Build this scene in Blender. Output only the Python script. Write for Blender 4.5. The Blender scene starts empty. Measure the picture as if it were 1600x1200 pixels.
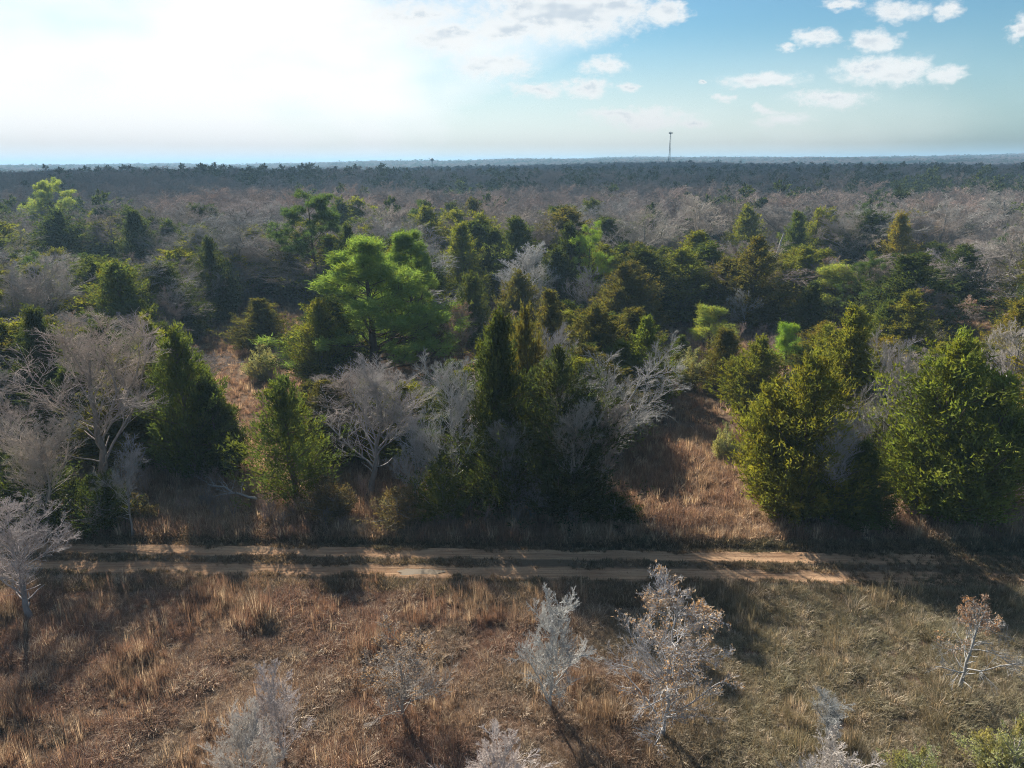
import bpy, math, random
import numpy as np

sc = bpy.context.scene
COL = sc.collection

# ------------------------------------------------------------------ camera
CAM_H = 20.0
cam_d = bpy.data.cameras.new('camera')
cam_d.sensor_width = 36.0
cam_d.lens = 1110.0 / 1600.0 * 36.0
cam_d.clip_start = 0.5
cam_d.clip_end = 60000.0
cam = bpy.data.objects.new('camera', cam_d)
COL.objects.link(cam)
cam.location = (0, 0, CAM_H)
from mathutils import Matrix
cam.rotation_euler = (Matrix.Rotation(math.radians(90 - 17.3), 3, 'X') @ Matrix.Rotation(math.radians(-0.35), 3, 'Z')).to_euler()
sc.camera = cam

# ------------------------------------------------------------------ light
SUN_AZ, SUN_EL = 30.0, 33.0          # degrees left of the view axis, above the horizon
SUN_DIR = (-math.sin(math.radians(SUN_AZ)) * math.cos(math.radians(SUN_EL)),
           math.cos(math.radians(SUN_AZ)) * math.cos(math.radians(SUN_EL)),
           math.sin(math.radians(SUN_EL)))
world = bpy.data.worlds.new('World')
sc.world = world
world.use_nodes = True


class NT:
    """small helper to write node trees"""
    def __init__(s, tree):
        s.t = tree; s.n = tree.nodes; s.l = tree.links
    def node(s, typ, **kw):
        n = s.n.new(typ)
        for k, v in kw.items(): setattr(n, k, v)
        return n
    def put(s, sock, v):
        if isinstance(v, bpy.types.NodeSocket): s.l.new(v, sock)
        elif v is not None: sock.default_value = v
    def math(s, op, a, b=None, c=None, clamp=False):
        n = s.node('ShaderNodeMath', operation=op, use_clamp=clamp)
        for i, v in enumerate((a, b, c)): s.put(n.inputs[i], v)
        return n.outputs[0]
    def vec(s, op, a, b=None, c=None):
        n = s.node('ShaderNodeVectorMath', operation=op)
        for i, v in enumerate((a, b, c)): s.put(n.inputs[i], v)
        return n.outputs['Value'] if op in ('LENGTH', 'DOT_PRODUCT', 'DISTANCE') else n.outputs[0]
    def scale(s, a, f):
        n = s.node('ShaderNodeVectorMath', operation='SCALE')
        s.put(n.inputs[0], a[:3] if isinstance(a, tuple) else a); s.put(n.inputs['Scale'], f)
        return n.outputs[0]
    def mix(s, f, a, b, typ='RGBA', blend='MIX'):
        n = s.node('ShaderNodeMix', data_type=typ)
        if typ == 'RGBA': n.blend_type = blend
        ix = {'RGBA': (6, 7, 2), 'FLOAT': (2, 3, 0)}[typ]
        s.put(n.inputs[0], f); s.put(n.inputs[ix[0]], a); s.put(n.inputs[ix[1]], b)
        return n.outputs[ix[2]]
    def ramp(s, f, a, b, lo=0.0, hi=1.0):
        n = s.node('ShaderNodeMapRange', interpolation_type='SMOOTHSTEP')
        for i, v in enumerate((f, a, b, lo, hi)): s.put(n.inputs[i], v)
        return n.outputs[0]
    def noise(s, vec, scale, detail=4.0, rough=0.55, col=False):
        n = s.node('ShaderNodeTexNoise')
        s.put(n.inputs['Vector'], vec)
        n.inputs['Scale'].default_value = scale; n.inputs['Detail'].default_value = detail; n.inputs['Roughness'].default_value = rough
        return n.outputs['Color' if col else 'Fac']


def rgb(c): return (c[0], c[1], c[2], 1.0)


SKY_TINT = (0.29, 0.445, 0.53)
W = NT(world.node_tree)
bg = W.n['Background']
sky = W.node('ShaderNodeTexSky', sky_type='NISHITA')
sky.sun_disc = False
sky.sun_elevation = math.radians(SUN_EL)
sky.sun_rotation = math.radians(-SUN_AZ)
sky.altitude = 120.0
sky.air_density = 1.3
sky.dust_density = 0.4
sky.ozone_density = 2.5
dirn = W.node('ShaderNodeTexCoord').outputs['Generated']
sep = W.node('ShaderNodeSeparateXYZ'); W.l.new(dirn, sep.inputs[0])
dx, dy, dz = sep.outputs
# thin milky veil round the sun, bright and broad
cs = W.vec('DOT_PRODUCT', dirn, SUN_DIR)
veil_noise = W.noise(W.vec('MULTIPLY', dirn, (1.0, 1.0, 2.4)), 4.0, 3.0, 0.55)
csn = W.math('ADD', cs, W.math('MULTIPLY_ADD', veil_noise, 0.32, -0.15))
csn = W.math('ADD', csn, W.math('MULTIPLY', W.ramp(dz, 0.16, 0.0), 0.10))
veil = W.ramp(csn, 0.72, 0.95)
low = W.math('MULTIPLY', W.ramp(dz, 0.17, 0.0), W.math('MULTIPLY_ADD', W.ramp(csn, 0.45, 0.85), 0.35, 0.45))
veil = W.math('MAXIMUM', veil, low)
col = W.mix(1.0, sky.outputs[0], rgb(SKY_TINT), blend='MULTIPLY')
vcol = W.mix(W.ramp(csn, 0.40, 0.68), rgb((3.2, 3.9, 4.3)), rgb((6.0, 6.05, 6.0)))
base = W.mix(veil, col, vcol)
# scattered fair-weather cumulus: seen where they stand in the sky
ydiv = W.math('MAXIMUM', dy, 0.05)
comb = W.node('ShaderNodeCombineXYZ')
W.l.new(W.math('DIVIDE', dx, ydiv), comb.inputs[0]); W.l.new(W.math('DIVIDE', dz, ydiv), comb.inputs[1])
P = comb.outputs[0]
warp = W.noise(W.vec('MULTIPLY', P, (1.0, 1.7, 1.0)), 26.0, 3.0, 0.62, True)
PW = W.vec('MULTIPLY_ADD', W.vec('SUBTRACT', warp, (0.5, 0.5, 0.5)), (0.060, 0.026, 0.0), P)
CLOUDS = [(0.0678, 0.1826, 0.1351, 0.0432, 1.20), (0.1325, 0.1881, 0.0631, 0.0270, 1.00), (-0.0054, 0.1632, 0.0721, 0.0234, 1.00), (0.1977, 0.1804, 0.0342, 0.0180, 1.00), (-0.0792, 0.1524, 0.0811, 0.0270, 0.90), (-0.0223, 0.1205, 0.0676, 0.0198, 0.90), (0.1226, 0.1197, 0.0360, 0.0135, 0.90), (0.1009, 0.0937, 0.0414, 0.0144, 0.90), (0.0400, 0.0910, 0.0541, 0.0117, 0.80), (0.1569, 0.0934, 0.0144, 0.0081, 0.80), (0.1797, 0.0541, 0.0856, 0.0153, 0.80), (0.1372, 0.0607, 0.0541, 0.0099, 0.80), (0.3272, 0.1017, 0.0595, 0.0126, 0.95), (0.2750, 0.0787, 0.0198, 0.0063, 0.80), (0.2493, 0.0975, 0.0081, 0.0045, 0.90), (0.3592, 0.0523, 0.0378, 0.0108, 0.70), (0.3352, 0.0643, 0.0180, 0.0063, 0.70), (0.3922, 0.1498, 0.0342, 0.0117, 0.90), (0.3529, 0.1418, 0.0135, 0.0063, 0.90), (0.4706, 0.1464, 0.0342, 0.0180, 0.95), (0.4882, 0.1115, 0.0811, 0.0198, 1.05), (0.5713, 0.1065, 0.0288, 0.0144, 0.90), (0.4218, 0.0787, 0.0595, 0.0126, 0.80), (0.4938, 0.1817, 0.0495, 0.0144, 0.80), (0.5564, 0.1814, 0.0216, 0.0135, 0.80), (0.6538, 0.1617, 0.0180, 0.0198, 0.90), (0.4237, 0.1901, 0.0306, 0.0081, 0.80), (-0.1271, 0.1786, 0.0991, 0.0270, 0.70), (0.2434, 0.0505, 0.0270, 0.0081, 0.70)]
best = None; shade = None
for (cx, cy, wx, wy, pw) in CLOUDS:
    d = W.vec('LENGTH', W.vec('MULTIPLY_ADD', PW, (1 / wx, 1 / wy, 0), (-cx / wx, -cy / wy, 0)))
    v = W.math('MULTIPLY_ADD', d, -pw, pw)
    best = v if best is None else W.math('MAXIMUM', best, v)
fine = W.noise(W.vec('MULTIPLY', P, (1.0, 1.6, 1.0)), 60.0, 4.0, 0.65)
dens = W.math('ADD', best, W.math('MULTIPLY_ADD', fine, 1.1, -0.55))
front = W.ramp(dy, 0.2, 0.4)
# the same kind of cloud scattered over the rest of the sky
pl = W.node('ShaderNodeCombineXYZ')
zdiv = W.math('MAXIMUM', dz, 0.08)
W.l.new(W.math('DIVIDE', dx, zdiv), pl.inputs[0]); W.l.new(W.math('DIVIDE', dy, zdiv), pl.inputs[1])
gen = W.ramp(W.noise(pl.outputs[0], 0.9, 3.0, 0.6), 0.56, 0.68)
notframe = W.math('SUBTRACT', 1.0, W.math('MULTIPLY', front, W.ramp(dz, 0.30, 0.20)))
gen = W.math('MULTIPLY', W.math('MULTIPLY', gen, notframe), W.ramp(dz, 0.1, 0.25))
cmask = W.math('MAXIMUM', W.math('MULTIPLY', W.ramp(dens, -0.12, 0.6), front), gen)
under = W.ramp(W.noise(W.vec('MULTIPLY', P, (1.0, 2.2, 1.0)), 22.0, 2.0, 0.5), 0.36, 0.62)
ccol = W.mix(W.math('MULTIPLY', under, W.ramp(dens, 0.45, 0.9)), rgb((5.2, 5.2, 5.15)), rgb((3.5, 3.8, 4.1)))
final = W.mix(W.math('MULTIPLY', cmask, 0.88), base, ccol)
W.l.new(final, bg.inputs[0])
bg.inputs[1].default_value = 0.079
world.cycles.sampling_method = 'MANUAL'
world.cycles.sample_map_resolution = 256

sun_d = bpy.data.lights.new('sun', 'SUN')
sun_d.energy = 5.0
sun_d.angle = math.radians(0.6)
sun_d.color = (1.0, 0.93, 0.82)
sun = bpy.data.objects.new('sun', sun_d)
COL.objects.link(sun)
from mathutils import Vector
sun.rotation_euler = Vector(SUN_DIR).to_track_quat('Z', 'Y').to_euler()
sun.location = (-200, 400, 320)

sc.view_settings.view_transform = 'Standard'
sc.view_settings.look = 'None'
sc.view_settings.exposure = 1.2
sc.view_settings.gamma = 1.0
sc.view_settings.use_curve_mapping = False
cy = sc.cycles
cy.max_bounces = 6; cy.diffuse_bounces = 3; cy.glossy_bounces = 2; cy.transmission_bounces = 3
cy.transparent_max_bounces = 10; cy.volume_bounces = 1
cy.caustics_reflective = False; cy.caustics_refractive = False
cy.use_denoising = True
cy.use_adaptive_sampling = True; cy.adaptive_threshold = 0.012; cy.denoising_prefilter = 'NONE'; cy.adaptive_min_samples = 24
cy.sample_clamp_indirect = 4.0
cy.pixel_filter_type = 'BLACKMAN_HARRIS'; cy.filter_width = 1.0

# ------------------------------------------------------------------ materials
def new_mat(name):
    m = bpy.data.materials.new(name); m.use_nodes = True
    t = NT(m.node_tree)
    for n in list(t.n): t.n.remove(n)
    out = t.node('ShaderNodeOutputMaterial')
    return m, t, out


def leaf_mat(name, trans=0.46, gloss=0.0, tcol=(1.15, 1.2, 0.55), use_obj=True, base=(0.08, 0.1, 0.04), vary=1.0):
    m, t, out = new_mat(name)
    oi = t.node('ShaderNodeObjectInfo')
    at = t.node('ShaderNodeAttribute', attribute_name='rnd')
    c = oi.outputs['Color'] if use_obj else None
    if c is None: c = rgb(base)
    f = t.math('MULTIPLY_ADD', at.outputs['Fac'], vary, 1.0 - vary * 0.45)
    if not use_obj: f = t.math('MULTIPLY', f, t.math('MULTIPLY_ADD', oi.outputs['Random'], 0.5, 0.75))
    c1 = t.scale(c, f)
    # some sprays are yellower or browner than others
    geo = t.node('ShaderNodeNewGeometry')
    nz = t.noise(geo.outputs['Position'], 1.3, 2.0, 0.5)
    hue = t.vec('MULTIPLY', c1, (1.28, 1.05, 0.72))
    c2 = t.mix(t.ramp(nz, 0.40, 0.68), c1, hue)
    d = t.node('ShaderNodeBsdfDiffuse'); t.l.new(c2, d.inputs[0])
    tr = t.node('ShaderNodeBsdfTranslucent')
    t.l.new(t.vec('MULTIPLY', c2, tcol), tr.inputs[0])
    ms = t.node('ShaderNodeMixShader'); ms.inputs[0].default_value = trans
    t.l.new(d.outputs[0], ms.inputs[1]); t.l.new(tr.outputs[0], ms.inputs[2])
    g = t.node('ShaderNodeBsdfGlossy'); g.inputs['Roughness'].default_value = 0.42
    g.inputs[0].default_value = rgb((0.9, 0.95, 0.85))
    ms2 = t.node('ShaderNodeMixShader'); ms2.inputs[0].default_value = gloss
    t.l.new(ms.outputs[0], ms2.inputs[1]); t.l.new(g.outputs[0], ms2.inputs[2])
    t.l.new((ms2 if gloss > 0 else ms).outputs[0], out.inputs[0])
    return m


def bark_mat(name, use_obj=True, base=(0.3, 0.28, 0.26)):
    m, t, out = new_mat(name)
    oi = t.node('ShaderNodeObjectInfo')
    geo = t.node('ShaderNodeNewGeometry')
    c = oi.outputs['Color'] if use_obj else rgb(base)
    n = t.noise(t.vec('MULTIPLY', geo.outputs['Position'], (1, 1, 0.35)), 9.0, 4.0, 0.6)
    c1 = t.scale(c, t.math('MULTIPLY_ADD', n, 1.0, 0.5))
    if not use_obj:
        c1 = t.scale(c1, t.math('MULTIPLY_ADD', oi.outputs['Random'], 0.55, 0.72))
        c1 = t.mix(t.ramp(oi.outputs['Random'], 0.3, 0.9), c1, t.vec('MULTIPLY', c1, (1.1, 0.96, 0.9)))
    d = t.node('ShaderNodeBsdfDiffuse'); t.l.new(c1, d.inputs[0])
    t.l.new(d.outputs[0], out.inputs[0])
    return m


def grass_mat(name, cols, trans=0.35):
    """dry grass: colour drifts in patches over the ground and from tuft to tuft"""
    m, t, out = new_mat(name)
    oi = t.node('ShaderNodeObjectInfo')
    at = t.node('ShaderNodeAttribute', attribute_name='rnd')
    loc = oi.outputs['Location']
    n1 = t.noise(loc, 0.16, 3.0, 0.6)
    n2 = t.noise(t.vec('ADD', loc, (31, 7, 3)), 0.55, 2.0, 0.5)
    c = t.mix(t.ramp(n1, 0.40, 0.62), rgb(cols[0]), rgb(cols[1]))
    c = t.mix(t.ramp(n2, 0.50, 0.72), c, rgb(cols[2]))
    if len(cols) > 4:
        sx = t.node('ShaderNodeSeparateXYZ'); t.l.new(loc, sx.inputs[0])
        c = t.mix(t.math('MULTIPLY', t.ramp(t.math('ADD', sx.outputs[0], t.math('MULTIPLY_ADD', n1, 20.0, -10.0)), -4.0, 14.0), 0.75), c, rgb(cols[4]))
    c = t.mix(t.ramp(oi.outputs['Random'], 0.74, 0.92), c, rgb(cols[3]))
    f = t.math('MULTIPLY', t.math('MULTIPLY_ADD', at.outputs['Fac'], 0.8, 0.62), t.math('MULTIPLY_ADD', oi.outputs['Random'], 0.5, 0.75))
    c1 = t.scale(c, f)
    d = t.node('ShaderNodeBsdfDiffuse'); t.l.new(c1, d.inputs[0])
    tr = t.node('ShaderNodeBsdfTranslucent'); t.l.new(t.vec('MULTIPLY', c1, (1.2, 1.0, 0.75)), tr.inputs[0])
    ms = t.node('ShaderNodeMixShader'); ms.inputs[0].default_value = trans
    t.l.new(d.outputs[0], ms.inputs[1]); t.l.new(tr.outputs[0], ms.inputs[2])
    t.l.new(ms.outputs[0], out.inputs[0])
    return m


M_LEAF = leaf_mat('evergreen_foliage')
M_NEEDLE = leaf_mat('pine_needles', trans=0.46, gloss=0.0, tcol=(1.1, 1.25, 0.6), vary=0.6)
M_DEAD = leaf_mat('dead_leaves', trans=0.25, gloss=0.0, tcol=(1.2, 0.9, 0.6), vary=0.9)
M_BARK = bark_mat('bark')
M_FAR_BARE = bark_mat('distant_twigs', False, (0.27, 0.235, 0.215))
M_FAR_LEAF = leaf_mat('distant_evergreen', use_obj=False, base=(0.045, 0.062, 0.026))
M_GRASS = grass_mat('dry_field_grass', [(0.275, 0.18, 0.14), (0.32, 0.24, 0.185), (0.26, 0.215, 0.17), (0.47, 0.40, 0.315), (0.26, 0.255, 0.16)])
M_GRASS2 = grass_mat('clearing_grass', [(0.32, 0.22, 0.165), (0.40, 0.305, 0.22), (0.32, 0.215, 0.165), (0.50, 0.41, 0.30)])
M_STEM = grass_mat('tall_stems', [(0.28, 0.18, 0.13), (0.35, 0.255, 0.185), (0.26, 0.18, 0.145), (0.46, 0.385, 0.29), (0.31, 0.28, 0.18)])
M_VERGE = grass_mat('verge_grass', [(0.21, 0.165, 0.11), (0.16, 0.15, 0.10), (0.27, 0.20, 0.135), (0.34, 0.27, 0.19)])

# ground: leaf litter and soil
def ground_mat():
    m, t, out = new_mat('ground_soil')
    geo = t.node('ShaderNodeNewGeometry'); p = geo.outputs['Position']
    n1 = t.noise(p, 0.22, 5.0, 0.6); n2 = t.noise(p, 3.5, 5.0, 0.65); n3 = t.noise(p, 14.0, 3.0, 0.6)
    c = t.mix(t.ramp(n1, 0.38, 0.62), rgb((0.10, 0.066, 0.046)), rgb((0.135, 0.092, 0.064)))
    c = t.mix(t.ramp(n2, 0.45, 0.7), c, rgb((0.17, 0.12, 0.085)))
    c = t.mix(t.ramp(n3, 0.55, 0.75), c, rgb((0.09, 0.065, 0.05)))
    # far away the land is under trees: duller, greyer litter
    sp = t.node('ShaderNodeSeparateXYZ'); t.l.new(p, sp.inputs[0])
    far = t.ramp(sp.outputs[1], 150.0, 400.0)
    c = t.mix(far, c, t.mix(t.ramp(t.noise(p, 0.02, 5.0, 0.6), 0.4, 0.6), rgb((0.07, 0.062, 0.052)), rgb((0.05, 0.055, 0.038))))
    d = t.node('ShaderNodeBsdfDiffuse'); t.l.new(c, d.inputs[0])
    b = t.node('ShaderNodeBump'); b.inputs['Strength'].default_value = 0.7; b.inputs['Distance'].default_value = 0.08
    t.l.new(n2, b.inputs['Height']); t.l.new(b.outputs[0], d.inputs['Normal'])
    t.l.new(d.outputs[0], out.inputs[0])
    return m


def road_mat():
    m, t, out = new_mat('sandy_dirt')
    geo = t.node('ShaderNodeNewGeometry'); p = geo.outputs['Position']
    sp = t.node('ShaderNodeSeparateXYZ'); t.l.new(p, sp.inputs[0])
    d = t.math('ADD', t.math('MULTIPLY_ADD', sp.outputs[0], 0.036, -32.7), sp.outputs[1])     # across the track
    n1 = t.noise(t.vec('MULTIPLY', p, (0.25, 1.2, 1)), 1.2, 5.0, 0.6); n2 = t.noise(p, 9.0, 5.0, 0.65)
    n3 = t.noise(t.vec('MULTIPLY', p, (0.12, 6.0, 1)), 2.2, 4.0, 0.6); n4 = t.noise(p, 1.6, 4.0, 0.6)
    c = t.mix(t.ramp(n1, 0.35, 0.65), rgb((0.38, 0.23, 0.135)), rgb((0.52, 0.34, 0.205)))
    c = t.mix(t.ramp(n3, 0.48, 0.68), c, rgb((0.27, 0.155, 0.09)))                            # tyre streaks
    c = t.mix(t.ramp(n2, 0.52, 0.75), c, rgb((0.25, 0.15, 0.09)))
    off = t.math('ADD', t.math('ABSOLUTE', t.math('SUBTRACT', t.math('ABSOLUTE', d), 0.92)), t.math('MULTIPLY_ADD', n4, 0.5, -0.25))
    c = t.mix(t.ramp(off, 0.42, 0.68), c, t.mix(n2, rgb((0.115, 0.082, 0.056)), rgb((0.20, 0.145, 0.095))))  # litter and old stubble off the wheel tracks
    df = t.node('ShaderNodeBsdfDiffuse'); t.l.new(c, df.inputs[0]); df.inputs['Roughness'].default_value = 0.6
    b = t.node('ShaderNodeBump'); b.inputs['Strength'].default_value = 0.8; b.inputs['Distance'].default_value = 0.06
    t.l.new(t.math('ADD', n2, n3), b.inputs['Height']); t.l.new(b.outputs[0], df.inputs['Normal'])
    t.l.new(df.outputs[0], out.inputs[0])
    return m


def plain_mat(name, c, rough=0.6, metal=0.0):
    m, t, out = new_mat(name)
    geo = t.node('ShaderNodeNewGeometry')
    n = t.noise(geo.outputs['Position'], 0.8, 3.0, 0.5)
    b = t.node('ShaderNodeBsdfPrincipled')
    c1 = t.mix(t.ramp(n, 0.3, 0.7), rgb([v * 0.8 for v in c]), rgb(c)); t.l.new(c1, b.inputs['Base Color'])
    b.inputs['Roughness'].default_value = rough; b.inputs['Metallic'].default_value = metal
    t.l.new(b.outputs[0], out.inputs[0])
    return m


# ------------------------------------------------------------------ mesh helpers
def mk_mesh(name, V, F, mat, smooth=False, rnd=None):
    V = np.ascontiguousarray(V, dtype=np.float32); F = np.ascontiguousarray(F, dtype=np.int32)
    me = bpy.data.meshes.new(name)
    k = F.shape[1]
    me.vertices.add(len(V)); me.vertices.foreach_set('co', V.ravel())
    me.loops.add(F.size); me.loops.foreach_set('vertex_index', F.ravel())
    me.polygons.add(len(F)); me.polygons.foreach_set('loop_start', np.arange(0, F.size, k, dtype=np.int32))
    if smooth: me.polygons.foreach_set('use_smooth', np.ones(len(F), dtype=bool))
    if rnd is not None:
        a = me.attributes.new('rnd', 'FLOAT', 'FACE'); a.data.foreach_set('value', np.ascontiguousarray(rnd, dtype=np.float32))
    me.materials.append(mat)
    me.update(calc_edges=True)
    return me


def norm(v): return v / np.maximum(np.linalg.norm(v, axis=-1, keepdims=True), 1e-9)


def tubes(P, R, k=3):
    """P (M,N,3) polylines, R (M,N) radii -> verts, quads"""
    M_, N_, _ = P.shape
    T = np.empty_like(P); T[:, 1:-1] = P[:, 2:] - P[:, :-2]; T[:, 0] = P[:, 1] - P[:, 0]; T[:, -1] = P[:, -1] - P[:, -2]
    T = norm(T)
    ref = np.where(np.abs(T[..., 2:3]) < 0.8, np.array([0, 0, 1.0]), np.array([1.0, 0, 0]))
    A = norm(np.cross(T, ref)); B = np.cross(T, A)
    ang = np.arange(k) * 2 * np.pi / k
    V = P[:, :, None, :] + R[:, :, None, None] * (A[:, :, None, :] * np.cos(ang)[None, None, :, None] + B[:, :, None, :] * np.sin(ang)[None, None, :, None])
    idx = np.arange(M_ * N_ * k).reshape(M_, N_, k)
    a = idx[:, :-1, :]; b = np.roll(a, -1, axis=2); c = idx[:, 1:, :]; d = np.roll(c, -1, axis=2)
    F = np.stack([a, b, d, c], -1).reshape(-1, 4)
    return V.reshape(-1, 3), F


def join(parts):
    V, F, o = [], [], 0
    for v, f in parts:
        V.append(v); F.append(f + o); o += len(v)
    return np.concatenate(V), np.concatenate(F)


def grow(rng, P, R, L, n, tmin, ratio, ang, up, N, wig, rr, rmin, tmax=1.0, drop=0.45):
    """n children on each of the M parent polylines"""
    M_, K, _ = P.shape
    t = (tmin + (tmax - tmin) * (np.arange(n)[None, :] + rng.random((M_, n))) / n)
    f = np.clip(t * (K - 1), 0, K - 1.001); i = f.astype(int); w = (f - i)[..., None]
    mi = np.arange(M_)[:, None]
    base = P[mi, i] * (1 - w) + P[mi, i + 1] * w
    T = norm(P[mi, i + 1] - P[mi, i])
    pr = R[mi, i] * (1 - w[..., 0]) + R[mi, i + 1] * w[..., 0]
    q = rng.normal(size=T.shape); q = norm(q - (q * T).sum(-1, keepdims=True) * T)
    a = np.radians(ang) * rng.uniform(0.7, 1.25, t.shape)[..., None]
    D = norm(np.cos(a) * T + np.sin(a) * q + np.array([0, 0, up]))
    Ls = L[:, None] * ratio * (1 - drop * (t - tmin) / max(1e-6, (tmax - tmin))) * rng.uniform(0.65, 1.2, t.shape)
    D = D.reshape(-1, 3); base = base.reshape(-1, 3); Ls = Ls.reshape(-1); pr = pr.reshape(-1)
    Q = np.empty((len(D), N, 3)); Q[:, 0] = base
    for s in range(1, N):
        D = norm(D + wig * rng.normal(size=D.shape) + np.array([0, 0, up * 0.25]))
        Q[:, s] = Q[:, s - 1] + D * (Ls / (N - 1))[:, None]
    r0 = np.maximum(np.minimum(pr * rr, pr), rmin)
    RR = r0[:, None] * np.linspace(1, 0.45, N)[None, :]
    return Q, np.maximum(RR, rmin * 0.6), Ls


def leaves(rng, C, D, length, width, spread, jitter):
    """single triangles: C centres, D main direction"""
    n = len(C)
    d = norm(D + jitter * rng.normal(size=(n, 3)))
    s = norm(np.cross(d, rng.normal(size=(n, 3))))
    l = length * rng.uniform(0.6, 1.3, (n, 1)); w = width * rng.uniform(0.6, 1.3, (n, 1))
    p = C + spread * rng.normal(size=(n, 3))
    V = np.stack([p - s * w * 0.5, p + s * w * 0.5, p + d * l], 1).reshape(-1, 3)
    return V, np.arange(3 * n).reshape(n, 3)


# ------------------------------------------------------------------ tree prototypes (mesh data only)
def size_of(*Vs):
    V = np.concatenate(Vs)
    h = np.percentile(V[:, 2], 99.8)
    c = V[V[:, 2] > 0.25 * h]
    w = 0.5 * (np.percentile(c[:, 0], 99) - np.percentile(c[:, 0], 1)) * 0.5 + 0.5 * (np.percentile(c[:, 1], 99) - np.percentile(c[:, 1], 1)) * 0.5
    return h, w


def bare_proto(seed, H=10.0, fork=0.35, limbs=8, lean=(0, 0), ang=50, up=0.16, n2=9, n3=9, n4=7, twig=0.0085, leaf=0, trunk_r=0.12, nlead=1, leaf_patch=None, ratio=0.62, wig=0.15):
    rng = np.random.default_rng(seed)
    N = 9
    z = np.linspace(0, 0.86 * H, N)
    T = np.zeros((1, N, 3)); T[0, :, 2] = z
    wob = np.cumsum(rng.normal(size=(N, 2)) * 0.10 * H / 10, axis=0); wob -= wob[0]
    T[0, :, :2] = wob + np.array(lean)[None, :] * (z / H)[:, None] ** 1.2 * H
    TR = trunk_r * np.linspace(1.25, 0.22, N)[None, :] ** 1.0
    TR[0, 0] *= 1.3
    P1, R1, L1 = grow(rng, T, TR, np.array([H]), limbs, fork, ratio, ang, up, 7, wig, 0.48, 0.012, drop=0.6)
    tr = tubes(T, TR, 8)
    P2, R2, L2 = grow(rng, P1, R1, L1, n2, 0.15, 0.5, 44, up, 5, wig, 0.58, twig * 1.9)
    P3, R3, L3 = grow(rng, P2, R2, L2, n3, 0.10, 0.55, 40, up * 0.8, 4, wig, 0.62, twig * 1.2)
    P4, R4, L4 = grow(rng, P3, R3, L3, n4, 0.08, 0.66, 38, up * 0.6, 3, wig, 0.7, twig * 0.72)
    PT, RT, LT = grow(rng, T, TR, np.array([H]), 22, fork * 0.6, 0.16, 60, up, 4, 0.2, 0.4, 0.012)
    limb_meshes = []
    for j in range(limbs):
        s2 = slice(j * n2, (j + 1) * n2)
        limb_meshes.append(join([tubes(P1[j:j + 1], R1[j:j + 1], 5), tubes(P2[s2], R2[s2], 4)]))
    crown = join([tubes(P3, R3, 3), tubes(P4, R4, 3), tubes(PT, RT, 3)])
    out = {'trunk': mk_mesh('trunk', *tr, M_BARK, True),
           'limbs': [mk_mesh('limb', *l, M_BARK, True) for l in limb_meshes],
           'wood': mk_mesh('trunk', *join([tr] + limb_meshes), M_BARK, True),
           'crown': mk_mesh('crown', *crown, M_BARK, True)}
    out['size'] = size_of(crown[0])
    if leaf:
        E = np.concatenate([P4[:, 1:].reshape(-1, 3), P3[:, 1:].reshape(-1, 3)])
        if leaf_patch is not None:
            c, rad = leaf_patch
            E = E[np.linalg.norm(E - np.array(c) * H, axis=1) < rad * H]
        # leaves hang on in bunches
        ph = np.sin(E @ rng.normal(size=(3, 5)) * 1.5 + rng.uniform(0, 6, 5)).sum(1)
        pr = np.clip(0.6 + 0.35 * ph, 0.05, 1); pr /= pr.sum()
        C = E[rng.choice(len(E), leaf, p=pr)]
        V1, F1 = leaves(rng, C, np.tile([0, 0, -0.3], (leaf, 1)), 0.10, 0.06, 0.05, 1.0)
        out['leaves'] = mk_mesh('leaves', V1, F1, M_DEAD, False, rng.random(leaf))
    return out


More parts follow.
